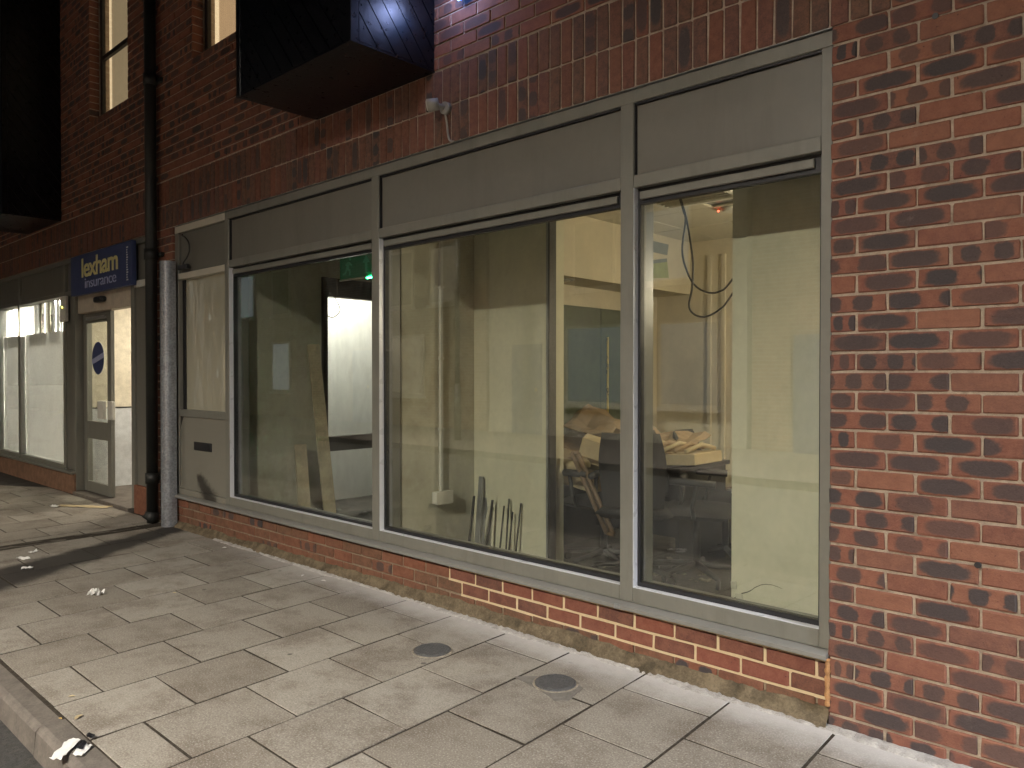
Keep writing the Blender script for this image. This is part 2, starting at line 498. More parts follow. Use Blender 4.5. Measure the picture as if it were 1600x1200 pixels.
def stained_panel():
    m = mat('grey_kick_panel_with_soot', (.215, .205, .170), .42, 0, .05, 5, .05, .001, ((.15, .14, .11), .3), .08)
    t = m.node_tree; b = t.nodes['Principled BSDF']
    src = b.inputs['Base Color'].links[0].from_socket
    p = pos(t)
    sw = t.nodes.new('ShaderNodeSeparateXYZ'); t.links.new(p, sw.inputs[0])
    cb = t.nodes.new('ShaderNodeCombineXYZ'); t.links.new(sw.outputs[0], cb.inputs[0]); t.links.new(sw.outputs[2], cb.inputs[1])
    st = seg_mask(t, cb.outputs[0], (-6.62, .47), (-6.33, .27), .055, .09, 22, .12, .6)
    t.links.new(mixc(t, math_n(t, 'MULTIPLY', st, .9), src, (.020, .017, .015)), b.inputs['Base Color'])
    return m
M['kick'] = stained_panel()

def road_mat():
    return mat('night_asphalt', (.045, .043, .040), .8, 0, .5, 60, .6, .006, ((.09, .08, .065), .4), .05)
M['road'] = road_mat()

def opp_mat():
    m, t, b = nt('far_brick_wall')
    tc = t.nodes.new('ShaderNodeTexCoord')
    mp = N(t, 'Mapping'); mp.inputs['Rotation'].default_value = (R(90), 0, 0); t.links.new(pos(t), mp.inputs[0])
    br = t.nodes.new('ShaderNodeTexBrick'); t.links.new(mp.outputs[0], br.inputs['Vector'])
    br.inputs['Color1'].default_value = (.34, .20, .11, 1); br.inputs['Color2'].default_value = (.26, .14, .08, 1); br.inputs['Mortar'].default_value = (.40, .34, .26, 1)
    br.inputs['Scale'].default_value = 1; br.inputs['Brick Width'].default_value = .225; br.inputs['Row Height'].default_value = .075; br.inputs['Mortar Size'].default_value = .008
    t.links.new(br.outputs[0], b.inputs['Base Color']); b.inputs['Roughness'].default_value = .9
    return m
M['opp_brick'] = opp_mat()

# ================================================================== GROUND
road = tag(MB().add([(-120, -120, -.112), (120, -120, -.112), (120, -2.1, -.112), (-120, -2.1, -.112)], [(0, 1, 2, 3)], False, False).build('road', M['road'], None, (0, 0, -.112)), kind='structure')
pave = tag(MB().box(-40, 12, -2.03, .25, -.2, -.0026).build('pavement', M['joint']), kind='structure')

SK = -.045
def gx(x, y): return x + SK * (y + 1)
lines = [-1.03 - .4315 * i for i in range(-10, 15)]
rows = [(lines[i + 1], lines[i], i - 10) for i in range(len(lines) - 1)]
rows += [(-7.40, -7.255, 1)]
xl = -7.40; k = 0
while xl > -17.5:
    rows.append((xl - .4315, xl, k)); xl -= .4315; k += 1
JA = [-2.018, -1.815, -1.368, -.918, -.468, -.012]
JB = [-2.018, -1.592, -1.142, -.690, -.235, -.012]
slab_cache = {}
def slab_mesh(w, l, var):
    key = (round(w, 3), round(l, 3), var)
    if key in slab_cache: return slab_cache[key]
    r_ = random.Random(hash(key) & 0xffff)
    b = MB().box(-w / 2, w / 2, -l / 2, l / 2, -.06, 0, .0018)
    for p in b.v:
        p.x += SK * p.y + r_.uniform(-.0030, .0026); p.y += r_.uniform(-.0030, .0026); p.z += r_.uniform(-.0006, .0006)
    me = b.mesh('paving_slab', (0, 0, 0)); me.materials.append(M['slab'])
    slab_cache[key] = me
    return me
for x0, x1, k in rows:
    J = JA if k % 2 == 0 else JB
    for a, b_ in zip(J[:-1], J[1:]):
        yc = (a + b_) / 2; xc = gx((x0 + x1) / 2, yc)
        if xc > 3.2: continue
        me = slab_mesh(x1 - x0 - .0130, b_ - a - .0105, rng.randrange(4))
        o = link('paving_slab', me, pave, (xc, yc, rng.uniform(-.0007, .0014)))
        o.rotation_euler = (rng.gauss(0, .0012), rng.gauss(0, .0012), rng.gauss(0, .004))
# tarmac-filled trench between the slab courses
b = MB()
rowsg = []
for i in range(25):
    y = -2.015 + 2.0 * i / 24
    rowsg.append([(gx(-7.25 + (.012 if j in (0,) else 0) * rng.uniform(-1, 1) + .165 * j / 3, y) - .10 * (y + 1), y, -.003 + rng.uniform(-.002, .002)) for j in range(4)])
b.grid(rowsg)
tag(b.build('trench_fill', mat('worn_tarmac_fill', (.105, .092, .075), .92, 0, .35, 30, .5, .004), pave), 'narrow dark trench fill between slab courses')

# kerb stones
kerb = tag(MB().box(-40, 12, -2.10, -2.024, -.3, -.03).build('kerb', M['joint']), kind='structure')
prof = [(-2.022, -.25), (-2.022, -.002), (-2.098, -.002), (-2.112, -.008), (-2.124, -.022), (-2.146, -.25)]
kb = MB().prism(prof, 0, -.443, .443)
for p in kb.v: p.y += 2.085; p.z += .0
kme = kb.mesh('kerb_stone', (0, 0, 0)); kme.materials.append(M['kerb'])
for i in range(-5, 17):
    o = link('kerb_stone', kme, kerb, (-3.415 - .9 * i + .45, -2.085, rng.uniform(-.004, .003)))
    o.rotation_euler = (rng.gauss(0, .006), rng.gauss(0, .003), rng.gauss(0, .004))

# pale cement squeezed along the wall foot
def fillet(x0, x1, n, wbase, name, m, parent, amp=.03):
    rg = []
    for i in range(n + 1):
        x = x0 + (x1 - x0) * i / n
        q = (mnoise.noise(Vector((x * 2.1, 3.3, 0))) * .8 + mnoise.noise(Vector((x * 6.7, 8.3, 0))) * .5 + mnoise.noise(Vector((x * 29, 1.3, 0))) * .25 + rng.uniform(-.18, .18)) * amp
        w = wbase + q
        zz = [.003, .007 + .005 * mnoise.noise(Vector((x * 23, 1, 0))) + rng.uniform(0, .003), .011 + .006 * mnoise.noise(Vector((x * 31, 5, 0))) + rng.uniform(0, .003), .016]
        rg.append([(x, -w, -.004), (x, -w * .93, zz[0]), (x, -w * .62, zz[1]), (x, -w * .28, zz[2]), (x, .03, zz[3])])
    return MB().grid([list(r_) for r_ in rg]).build(name, m, parent)
tag(fillet(-1.0, -6.2, 330, .050, 'cement_fillet', M['fillet'], pave), 'pale crumbly cement along the wall foot')
fillet(3.2, -1.0, 160, .05, 'cement_fillet', M['fillet'], pave, .012)
fillet(-6.2, -7.6, 60, .035, 'cement_fillet', M['render'], pave, .02)

# ================================================================== BRICK BUILDING
bld = thing('brick_building', (-4, 0, 0), 'red brick building with two shopfronts and black clad bays above', 'building')
Z0, ZS, ZU = 1.405 - 19 * .075, 2.755, 3.205
SILLZ = ZU + 13 * .075 - .005
WIN = [(-9.15, -8.08), (-6.64, -5.57)]
wall = MB()
Y0, Y1 = .007, .30
for x0, x1, z0, z1 in [(-1.106, 3.5, -.1, ZS), (-7.62, -7.064, -.1, ZS), (-18, 3.5, ZS, SILLZ - .004),
                       (-18, -9.154, SILLZ - .004, 6.0), (-8.076, -6.644, SILLZ - .004, 6.0), (-5.566, 3.5, SILLZ - .004, 6.0), (-18, 3.5, 6.0, 7.6)]:
    wall.box(x0, x1, Y0, Y1, z0, z1)
wall_o = wall.build('wall', M['mortar'], bld, (-4, .1, 0))

bcache = {}
def brick_mesh(w, h, kind, var, m, depth=.05):
    key = (round(w, 3), round(h, 3), kind, var, m.name)
    if key in bcache: return bcache[key]
    r_ = random.Random(str(key))
    b = MB().box(-w / 2, w / 2, 0, depth, -h / 2, h / 2, .004)
    for p in b.v:
        p.x += r_.uniform(-.0026, .0026); p.z += r_.uniform(-.0024, .0024); p.y += r_.uniform(-.0008, .0008)
    me = b.mesh('brick', (0, 0, 0)); me.materials.append(m)
    uvl = me.uv_layers.new(name='UVMap')
    for lp in me.loops:
        c = me.vertices[lp.vertex_index].co
        uvl.data[lp.index].uv = (c.x / w, c.z / h) if kind != 'v' else (c.z / h, c.x / w)
    bcache[key] = me
    return me
def place_brick(name, parent, x0, x1, z0, z1, kind='h', m=None, y=0.0):
    w, h = round(x1 - x0, 3), round(z1 - z0, 3)
    me = brick_mesh(w, h, kind, rng.randrange(9), m or M['brick'])
    o = link(name, me, parent, ((x0 + x1) / 2, y + rng.uniform(-.0022, .0012), (z0 + z1) / 2))
    o.rotation_euler = (rng.gauss(0, .004), rng.gauss(0, .0035), rng.gauss(0, .004))
    return o

class Mass:
    def __init__(s): s.v = []; s.f = []; s.uv = []
    def brick(s, x0, x1, z0, z1, y=0, depth=.1, kind='h'):
        b = len(s.v); c = .003
        y += rng.uniform(-.002, .001)
        s.v += [(x0 + c, y, z0 + c), (x1 - c, y, z0 + c), (x1 - c, y, z1 - c), (x0 + c, y, z1 - c),
                (x0, y + c, z0), (x1, y + c, z0), (x1, y + c, z1), (x0, y + c, z1),
                (x0, y + depth, z0), (x1, y + depth, z0), (x1, y + depth, z1), (x0, y + depth, z1)]
        for q in ((0, 1, 2, 3), (4, 5, 1, 0), (5, 6, 2, 1), (6, 7, 3, 2), (7, 4, 0, 3), (8, 9, 5, 4), (9, 10, 6, 5), (10, 11, 7, 6), (11, 8, 4, 7)):
            s.f.append(tuple(i + b for i in q))
            for i in q:
                i %= 4
                u, v_ = ((-.5, -.5), (.5, -.5), (.5, .5), (-.5, .5))[i]
                s.uv.append((u, v_) if kind == 'h' else (v_, u))
    def build(s, name, m, parent):
        me = bpy.data.meshes.new(name); me.from_pydata(s.v, [], s.f)
        uvl = me.uv_layers.new(name='UVMap')
        uvl.data.foreach_set('uv', [c for q in s.uv for c in q])
        me.materials.append(m); me.update()
        return tag(link(name, me, parent, (0, 0, 0)), kind='stuff')
mass, smass = Mass(), Mass()

def course(z0, xa, xb, start, pitch, emit, joint=.0095, minw=.03, h=.0652):
    """bricks from xa to xb; 'start' is where the first joint falls"""
    e = [xa]
    x = start
    while x < xb:
        if x > xa + minw: e.append(x)
        x += pitch
    e.append(xb)
    for i in range(len(e) - 1):
        l = e[i] + (joint / 2 if i else 0); r_ = e[i + 1] - (joint / 2 if i < len(e) - 2 else 0)
        if r_ - l > .012: emit(l, r_, z0 + .005, z0 + .005 + h)
# pier at the right: every brick in view its own piece
def emit_pier(l, r_, a, b_):
    if l < .02: place_brick('brick', wall_o, l, r_, a, b_)
    else: mass.brick(l, r_, a, b_)
for k in range(0, 37):
    z = Z0 + k * .075
    half = (k % 2 == 1)
    course(z, -1.11, 3.5, (-1.0125 if half else -.9015), .2105, emit_pier)
for k in range(0, 6):
    course(ZS + k * .075, -.893, 3.5, -.893 + (.105 if k % 2 else .2105), .2105, emit_pier)
# strip between the two shops
for k in range(0, 37):
    z = Z0 + k * .075
    course(z, -7.62, -7.06, -7.62 + (.18 if k % 2 else .07), .2175, lambda l, r_, a, b_: mass.brick(l, r_, a, b_))
# soldier courses
n = int((13.8 - .893) / .0752)
for rz in ((ZS + .003, ZS + .217), (ZS + .2265, ZS + .4405)):
    for i in range(n):
        x1 = -.898 - i * .0752; x0 = x1 - .0656
        if x1 > -7.62: place_brick('soldier_brick', wall_o, x0, x1, rz[0], rz[1], 'v', M['soldier'])
        else: smass.brick(x0, x1, rz[0], rz[1], kind='v')
# stretcher courses of the upper wall
for k in range(0, 46):
    z = ZU + k * .075
    off = .10875 if k % 2 else 0
    spans = [(-14.5, 3.5)]
    if SILLZ - .01 <= z < 6.0 - .03: spans = [(-14.5, WIN[0][0]), (WIN[0][1], WIN[1][0]), (WIN[1][1], 3.5)]
    for a, b_ in spans:
        st = -14.5 + off
        while st <= a + .03: st += .2175
        course(z, a, b_, st, .2175, lambda l, r_, p, q: mass.brick(l, r_, p, q))
tag(mass.build('brickwork', M['brick_mass'], wall_o), 'stretcher bond red brickwork of the dark upper wall')
smass.build('soldier_brickwork', M['soldier_mass'], wall_o)
# two drilled fixing holes with dark plugs
for x, z in ((-.745, 2.68), (-.60, .73)):
    MB().cyl((x, -.004, z), (x, .02, z), .011, n=12).build('wall_plug', M['gasket'], bld)

# plinth below the big window
pl = MB().box(-7.062, -1.111, .027, .16, -.1, .258).build('plinth', mat('plinth_mortar', (.25, .19, .13), .95, 0, .25, 30, .5, .004), bld)
box('fresh_mortar', M['mortar_new'], pl, -3.238, -1.1115, .0235, .06, .095, .2555)
box('fresh_mortar', M['mortar_new'], pl, -3.345, -3.2385, .0235, .06, .1705, .2555)
rows_p = [(.1825, .2465, -1.1635), (.1075, .1715, -1.0565), (.0325, .0965, -1.1635)]
for ri, (z0, z1, s0) in enumerate(rows_p):
    x = s0; e = [-1.112]
    while x > -7.05:
        if x < -1.13: e.append(x)
        x -= .2172
    e.append(-7.06)
    for i in range(len(e) - 1):
        r_, l = e[i] - (.0055 if i else 0), e[i + 1] + .0055
        new = (l > -3.34 and ri == 0) or (l > -3.25 and ri == 1)
        if ri == 2: m = M['old_brick']
        else: m = M['new_brick'] if new else M['old_brick']
        place_brick('brick', pl, l, r_, z0, z1, 'h', m, .0195)
# stained cement skirt over the lowest course
rg = []
for i in range(421):
    x = -1.111 - 5.95 * i / 420
    t_ = .070 + .016 * mnoise.noise(Vector((x * 2.3, 0, 4))) + .011 * mnoise.noise(Vector((x * 9, 0, 9))) + .006 * mnoise.noise(Vector((x * 31, 0, 2))) - .022 * max(0, (-3.4 - x) / 3.6)
    def yy(z, k): return k + .006 * mnoise.noise(Vector((x * 12, z * 12, 1)))
    rg.append([(x, -.045, -.01), (x, yy(0, -.022), .012), (x, yy(.03, -.004), .034), (x, yy(.06, .004), t_ * .62), (x, yy(.09, .010), t_ * .92), (x, .026, t_)])
tag(MB().grid(rg).build('cement_skirt', M['render'], pl), 'brown stained cement skirt along the plinth')
# foam squeezed from the joint by the pier
pth = [(-1.112 + .006 * mnoise.noise(Vector((0, 0, z * 40))), -.004, z) for z in [.085 + .0075 * i for i in range(26)]]
tag(MB().tube(pth, [.010 + .005 * mnoise.noise(Vector((3, 1, p[2] * 60))) for p in pth], 8).build('expanding_foam', M['foam'], bld), 'orange foam squeezed from the joint beside the pier')

# upper windows with drawn blinds
blind1 = None
def blind_mat(name, c, s):
    m, t, b = nt(name)
    p = pos(t)
    w = t.nodes.new('ShaderNodeTexWave'); w.inputs['Scale'].default_value = 9; w.inputs['Distortion'].default_value = .6; t.links.new(p, w.inputs['Vector'])
    cc = mixc(t, math_n(t, 'ADD', math_n(t, 'MULTIPLY', w.outputs['Fac'], .25), math_n(t, 'MULTIPLY', noise_n(t, p, 2, 3), .5)), tuple(x * .75 for x in c), c)
    t.links.new(cc, b.inputs['Emission Color']); b.inputs['Emission Strength'].default_value = s
    b.inputs['Base Color'].default_value = (.3, .25, .18, 1); b.inputs['Roughness'].default_value = .9
    return m
M['blind_a'] = blind_mat('lamplit_beige_blind', (.36, .26, .155), .75)
M['blind_b'] = blind_mat('lamplit_tan_blind', (.50, .31, .17), .85)
M['lit_reveal'] = emis('lamplit_curtain_edge', (.85, .62, .38), .9)
for (x0, x1), bm_, lab in ((WIN[0], M['blind_a'], 'two-pane upper window with lamplit beige blind'), (WIN[1], M['blind_b'], 'upper window with lamplit tan blind beside the black bay')):
    w = tag(MB().box(x0, x1, .115, .15, SILLZ, SILLZ + .055).box(x0, x1, .115, .15, 5.94, 6.0).box(x0, x0 + .055, .115, .15, SILLZ + .055, 5.94).box(x1 - .055, x1, .115, .15, SILLZ + .055, 5.94)
            .box(x0 + .055, x1 - .055, .116, .149, 4.875, 4.925).build('window', M['dark_metal'], bld), lab)
    box('pane', M['glass'], w, x0 + .055, x1 - .055, .128, .132, SILLZ + .055, 4.875)
    box('pane', M['glass'], w, x0 + .055, x1 - .055, .128, .132, 4.925, 5.94)
    box('blind', bm_, w, x0 + .10, x1, .20, .205, SILLZ, 6.0)
    box('curtain_edge', M['lit_reveal'], w, x0, x0 + .095, .21, .216, SILLZ, 6.0)
    box('sill', M['dark_metal'], w, x0 - .0, x1 + .0, .012, .114, SILLZ - .002, SILLZ + .016, .003)
    box('backing', M['dark_metal'], w, x0 - .05, x1 + .05, .285, .31, SILLZ - .05, 6.05)

# ================================================================== BLACK CLAD BAYS
def clip(poly, f):
    out = []
    for i in range(len(poly)):
        a, b_ = poly[i], poly[(i + 1) % len(poly)]
        fa, fb = f(a), f(b_)
        if fa >= 0: out.append(a)
        if fa * fb < 0:
            t_ = fa / (fa - fb); out.append((a[0] + (b_[0] - a[0]) * t_, a[1] + (b_[1] - a[1]) * t_))
    return out
def diag_boards(parent, ax, at, th, lo, hi, z0, z1, wdt, sgn):
    """diagonal boards on a face: ax 0 = face at x=at (runs in y), ax 1 = face at y=at (runs in x)"""
    dirv = Vector((1, -1.25 * sgn)).normalized(); nrm = Vector((-dirv.y, dirv.x))
    corners = [(lo, z0), (hi, z0), (hi, z1), (lo, z1)]
    ds = [nrm.dot(Vector(c)) for c in corners]
    d = min(ds)
    while d < max(ds):
        poly = clip(clip(corners, lambda q: nrm.dot(Vector(q)) - d - .0035), lambda q: d + wdt - .0035 - nrm.dot(Vector(q)))
        d += wdt
        if len(poly) < 3: continue
        a = at + rng.uniform(-.0012, .0012)
        MB().prism(poly, ax, min(a, a + th), max(a, a + th)).build('board', M['black_wood'], parent)
def bay(x0, x1, zb, zt, label):
    t_ = thing('bay_window', ((x0 + x1) / 2, 0, zb), label, 'bay')
    yf = -.60
    box('body', M['black_wood'], t_, x0 + .014, x1 - .014, yf + .014, .006, zb + .012, zt)
    box('soffit', M['black_wood'], t_, x0 + .002, x1 - .002, yf + .002, .004, zb, zb + .0115)
    diag_boards(t_, 0, x1 - .0135, .0135, yf + .055, -.001, zb + .013, zt, .098, 1)
    diag_boards(t_, 1, yf + .0135, -.0135, x0 + .055, x1 - .055, zb + .013, zt, .098, 1)
    for cx in (x0 + .0265, x1 - .0265):
        box('corner_trim', M['black_wood'], t_, cx - .0275, cx + .0275, yf - .003, yf + .053, zb - .003, zt, .003)
    return t_
bay(-4.70, -3.44, 3.20, 5.6, 'black bay with diagonal boards jutting out above the big shop window')
bay(-11.4, -10.10, 3.22, 6.0, 'black bay at far left above the insurance shop windows')

# ================================================================== INSIDE OF THE VACANT SHOP
FZ, CZ = .05, 2.59
def st(name, m, *a, **k):
    return tag(box(name, m, None, *a, **k), kind='structure')
floor_in = st('interior_floor', M['carpet'], -7.6, 1.4, .165, 3.4, -.05, FZ)
ceil_in = st('interior_ceiling', M['steel'], -6.12, 1.4, .21, 3.4, CZ + .02, CZ + .1)
for i in range(13):
    for j in range(6):
        x0 = -6.1 + i * .575; y0 = .212 + j * .575
        if abs(x0 + .2875 + 2.6) < .3 and abs(y0 + .2875 - 1.44) < .3: continue
        o = box('ceiling_tile', M['tile'], ceil_in, x0 + .003, x0 + .572, y0 + .003, y0 + .572, CZ + rng.uniform(0, .003), CZ + .018, .004)
st('interior_wall_back', M['beige'], -6.1, 1.4, 3.14, 3.3, FZ, CZ)
st('interior_wall_right', M['cream'], 1.25, 1.4, .3, 3.14, FZ, CZ)
st('interior_wall_lobby', M['olive'], -4.10, -4.02, .215, 3.14, FZ, CZ)
c2 = st('interior_wall_niche', M['cream'], -4.02, -3.302, .90, 1.06, FZ, CZ)
box('corner_strip', M['dark_trim'], c2, -3.3015, -3.289, .893, .962, FZ, CZ)
box('corner_strip', M['steel'], c2, -3.318, -3.3025, .8905, .8985, FZ, CZ)
st('interior_wall_side', M['beige'], -4.02, -3.852, 1.06, 3.14, FZ, 2.12)
bulk = st('interior_bulkhead', M['beige'], -4.02, -3.50, 1.06, 3.14, 2.12, CZ)
c1 = st('interior_wall_stub', M['cream'], -1.738, -.3, .43, .70, FZ, CZ)
b = MB()
cr = [(-1.723, .295), (-1.70, .318), (-1.68, .329), (-1.654, .34), (-1.635, .352), (-1.615, .37), (-1.585, .388), (-1.563, .395), (-1.53, .398), (-1.500, .394), (-1.482, .389)]
for i, ((x0, z0), (x1, z1)) in enumerate(zip(cr[:-1], cr[1:])):
    w = .0034 * (1 - i / 12)
    b.add([(x0, .4292, z0 - w), (x1, .4292, z1 - w * .9), (x1, .4292, z1 + w * .9), (x0, .4292, z0 + w)], [(0, 1, 2, 3)], False, False)
b.build('crack', M['dark_trim'], c1)
# broken plaster at the foot of the wall stub
b = MB()
for k in range(16):
    x = -1.74 + rng.random() * .05 if k < 8 else -1.40 + rng.random() * .2
    z = .10 + rng.random() * .25 if k < 8 else .10 + rng.random() * .10
    s_ = rng.uniform(.012, .035)
    b.box(x, x + s_, .424 - rng.random() * .004, .4295, z, z + s_ * rng.uniform(.6, 2.0), .002, Matrix.Rotation(rng.uniform(-.4, .4), 3, 'Y'))
b.build('broken_plaster', M['olive'], c1)
# inner window board
wb = st('interior_window_board', M['frame'], -6.985, -1.16, .201, .262, .275, .315)
# battens on the back wall
for x in (-3.30, -3.165, -2.76, -2.3):
    tag(box('wall_batten', M['beige'], None, x - .017, x + .017, 3.112, 3.139, FZ, 2.45, .002),
        {-3.30: 'pale wall batten just right of the bulkhead end', -3.165: 'second pale wall batten beside the hanging cables', -2.76: 'third pale wall batten behind the cream wall stub', -2.3: 'fourth pale wall batten behind the cream wall stub'}[x], 'batten', 'battens on the back wall')
# green cupboard doors under the bulkhead
cup = thing('cupboard', (-3.84, 1.9, FZ), 'dark green tall cupboard doors with a brass strip handle', 'cupboard')
for y0, y1 in ((1.075, 1.62), (1.626, 2.215), (2.223, 2.78)):
    box('door', M['green'], cup, -3.851, -3.828, y0, y1, FZ + .01, 1.955, .003)
box('handle', M['brass'], cup, -3.8275, -3.812, 2.298, 2.314, 1.01, 1.715, .003)
# recessed spots in the bulkhead soffit
M['lens'] = mat('dull_lamp_lens', (.5, .48, .42), .2, .3)
for y in (1.50, 2.45):
    d = thing('downlight', (-3.66, y, 2.12), 'round recessed spot under the bulkhead ' + ('nearer the cream niche wall' if y < 2 else 'nearer the pinned notes'), 'downlight', 'spots in the bulkhead')
    MB().cyl((-3.66, y, 2.112), (-3.66, y, 2.1195), .078, .085, 20).build('rim', M['steel'], d)
    MB().cyl((-3.66, y, 2.108), (-3.66, y, 2.1115), .055, .055, 18).build('lens', M['lens'], d)
# notes pinned on the bulkhead
M['note_blue'] = mat('blue_grey_paper', (.20, .22, .21), .8); M['note_green'] = mat('pale_green_paper', (.33, .37, .17), .8)
n1 = MB().add([(-3.497, 2.465, 2.525), (-3.497, 2.76, 2.525), (-3.497, 2.735, 2.43), (-3.497, 2.46, 2.43), (-3.4995, 2.465, 2.525), (-3.4995, 2.76, 2.525), (-3.4995, 2.735, 2.43), (-3.4995, 2.46, 2.43)], [(0, 1, 2, 3), (7, 6, 5, 4), (0, 4, 5, 1), (1, 5, 6, 2), (2, 6, 7, 3), (3, 7, 4, 0)])
tag(n1.build('paper_note', M['note_blue']), 'blue grey paper note on the bulkhead, upper one', 'note')
n2 = MB().add([(-3.494, 2.42, 2.345), (-3.492, 2.72, 2.40), (-3.494, 2.755, 2.235), (-3.496, 2.455, 2.205), (-3.4985, 2.42, 2.345), (-3.4985, 2.72, 2.40), (-3.4985, 2.755, 2.235), (-3.4985, 2.455, 2.205)], [(0, 1, 2, 3), (7, 6, 5, 4), (0, 4, 5, 1), (1, 5, 6, 2), (2, 6, 7, 3), (3, 7, 4, 0)])
n2 = tag(n2.build('paper_note', M['note_green']), 'pale green paper note hanging askew on the bulkhead', 'note')
box('tape', M['note_blue'], n2, -3.4915, -3.4895, 2.43, 2.72, 2.345, 2.375, 0, Matrix.Rotation(R(10), 3, 'X'))
# ceiling diffuser
df = thing('ceiling_vent', (-2.6, 1.44, CZ), 'square louvred ceiling vent with cables hanging from it', 'vent')
for s_ in (-1, 1):
    box('frame', M['white'], df, -2.88, -2.32, 1.44 + s_ * .28 - .02, 1.44 + s_ * .28 + .02, CZ - .014, CZ + .01, .003)
    box('frame', M['white'], df, -2.6 + s_ * .28 - .02, -2.6 + s_ * .28 + .02, 1.1805, 1.6995, CZ - .0135, CZ + .01, .003)
box('backing', M['dark_trim'], df, -2.87, -2.33, 1.17, 1.71, CZ + .04, CZ + .045)
for i in range(9):
    yv = 1.215 + i * .056
    box('slat', M['tile'], df, -2.8595, -2.3405, yv - .018, yv + .018, CZ - .006, CZ + .0, 0, Matrix.Rotation(R(35), 3, 'X'))
# smoke alarm with a red lamp
sa = thing('smoke_alarm', (-2.55, 2.03, CZ), 'round ceiling alarm with a small red light', 'alarm')
MB().cyl((-2.55, 2.03, CZ - .03), (-2.55, 2.03, CZ - .001), .055, .075, 22).build('body', M['white'], sa)
MB().ellipsoid((-2.625, 1.985, CZ - .022), (.008, .008, .007), 10, 6).build('indicator', emis('red_indicator', (1, .06, .03), 6), sa)
# cables hanging from the vent
def catmull(P, n=7):
    P = [Vector(p) for p in P]; out = []
    for i in range(len(P) - 1):
        a, b_, c, d = P[max(i - 1, 0)], P[i], P[i + 1], P[min(i + 2, len(P) - 1)]
        for k in range(n):
            t_ = k / n
            out.append(.5 * ((2 * b_) + (c - a) * t_ + (2 * a - 5 * b_ + 4 * c - d) * t_ ** 2 + (3 * b_ - a - 3 * c + d) * t_ ** 3))
    return out + [P[-1]]
ca = [(-2.60, 1.38, 2.62), (-2.572, 1.33, 2.584), (-2.511, 1.3, 2.443), (-2.497, 1.3, 2.379), (-2.52, 1.3, 2.198), (-2.492, 1.3, 2.072), (-2.432, 1.3, 1.965), (-2.342, 1.3, 1.91), (-2.255, 1.3, 1.911), (-2.187, 1.3, 1.961), (-2.05, 1.32, 2.16), (-1.95, 1.34, 2.45), (-1.93, 1.36, 2.6)]
cb_ = [(-2.585, 1.40, 2.62), (-2.558, 1.32, 2.581), (-2.493, 1.29, 2.42), (-2.456, 1.28, 2.272), (-2.432, 1.28, 2.107), (-2.436, 1.28, 1.945), (-2.459, 1.28, 1.832), (-2.418, 1.28, 1.773), (-2.342, 1.28, 1.757), (-2.255, 1.28, 1.792), (-2.187, 1.28, 1.855), (-2.04, 1.30, 2.1), (-1.92, 1.33, 2.45), (-1.90, 1.35, 2.6)]
tag(MB().tube(catmull(ca), .0065, 7).build('hanging_cable', M['cable']), 'black cable looping from the ceiling vent, upper loop', 'cable')
tag(MB().tube(catmull(cb_), .0065, 7).build('hanging_cable', M['cable']), 'black cable looping from the ceiling vent, lower loop', 'cable')
# conduit and socket on the lobby wall
so = thing('wall_socket', (-4.02, .56, .49), 'white socket box on the side wall with conduit rising from it', 'socket')
box('back_box', M['white'], so, -4.0195, -3.972, .485, .635, .487, .572, .004)
box('faceplate', M['white'], so, -3.9715, -3.964, .482, .638, .484, .575, .003)
box('conduit', M['white'], so, -4.0195, -3.995, .548, .573, .5725, CZ, .003)
for z in (1.0, 1.5, 2.0): box('clip', M['white'], so, -4.0193, -3.993, .540, .581, z, z + .018, .002)
# strips and rods leaning in the niche
for i, (x, y, h, lean) in enumerate(((-3.68, .80, .42, .012), (-3.632, .82, .47, -.008), (-3.602, .81, .385, .006), (-3.556, .83, .45, .02))):
    tag(MB().cyl((x, y, FZ), (x + lean, y + .05, FZ + h), .0065, n=8).build('metal_rod', M['dark_trim']), ['first', 'second', 'third', 'fourth'][i] + ' thin dark rod from the left against the cream niche wall', 'rod', 'rods standing in the niche')
for i, (x, y, h, w, lean, mm) in enumerate(((-3.955, .76, .46, .018, .0, 'dark_trim'), (-3.90, .80, .60, .055, -.02, 'steel'), (-3.865, .79, .40, .03, .04, 'olive'), (-3.83, .78, .36, .022, -.03, 'steel'), (-3.79, .77, .45, .018, .012, 'dark_trim'), (-3.86, .86, .78, .06, -.10, 'steel'))):
    p0 = Vector((x, y, FZ)); p1 = Vector((x + lean, y + .07, FZ + h))
    bb = MB().add([p0 + Vector((-w / 2, 0, 0)), p0 + Vector((w / 2, 0, 0)), p0 + Vector((w / 2, .012, 0)), p0 + Vector((-w / 2, .012, 0)), p1 + Vector((-w / 2.6, 0, 0)), p1 + Vector((w / 2.6, 0, 0)), p1 + Vector((w / 2.6, .012, 0)), p1 + Vector((-w / 2.6, .012, 0))],
                  [(0, 1, 2, 3), (4, 5, 6, 7), (0, 1, 5, 4), (1, 2, 6, 5), (2, 3, 7, 6), (3, 0, 4, 7)])
    tag(bb.build('trim_strip', M[mm]), ['dark narrow offcut at the left of the strip bundle', 'grey metal strip in the middle of the bundle', 'olive short offcut in the strip bundle', 'short grey strip leaning left in the bundle', 'dark narrow offcut at the right of the strip bundle', 'tallest tapering grey strip in the niche corner'][i], 'strip', 'strips leaning in the niche')

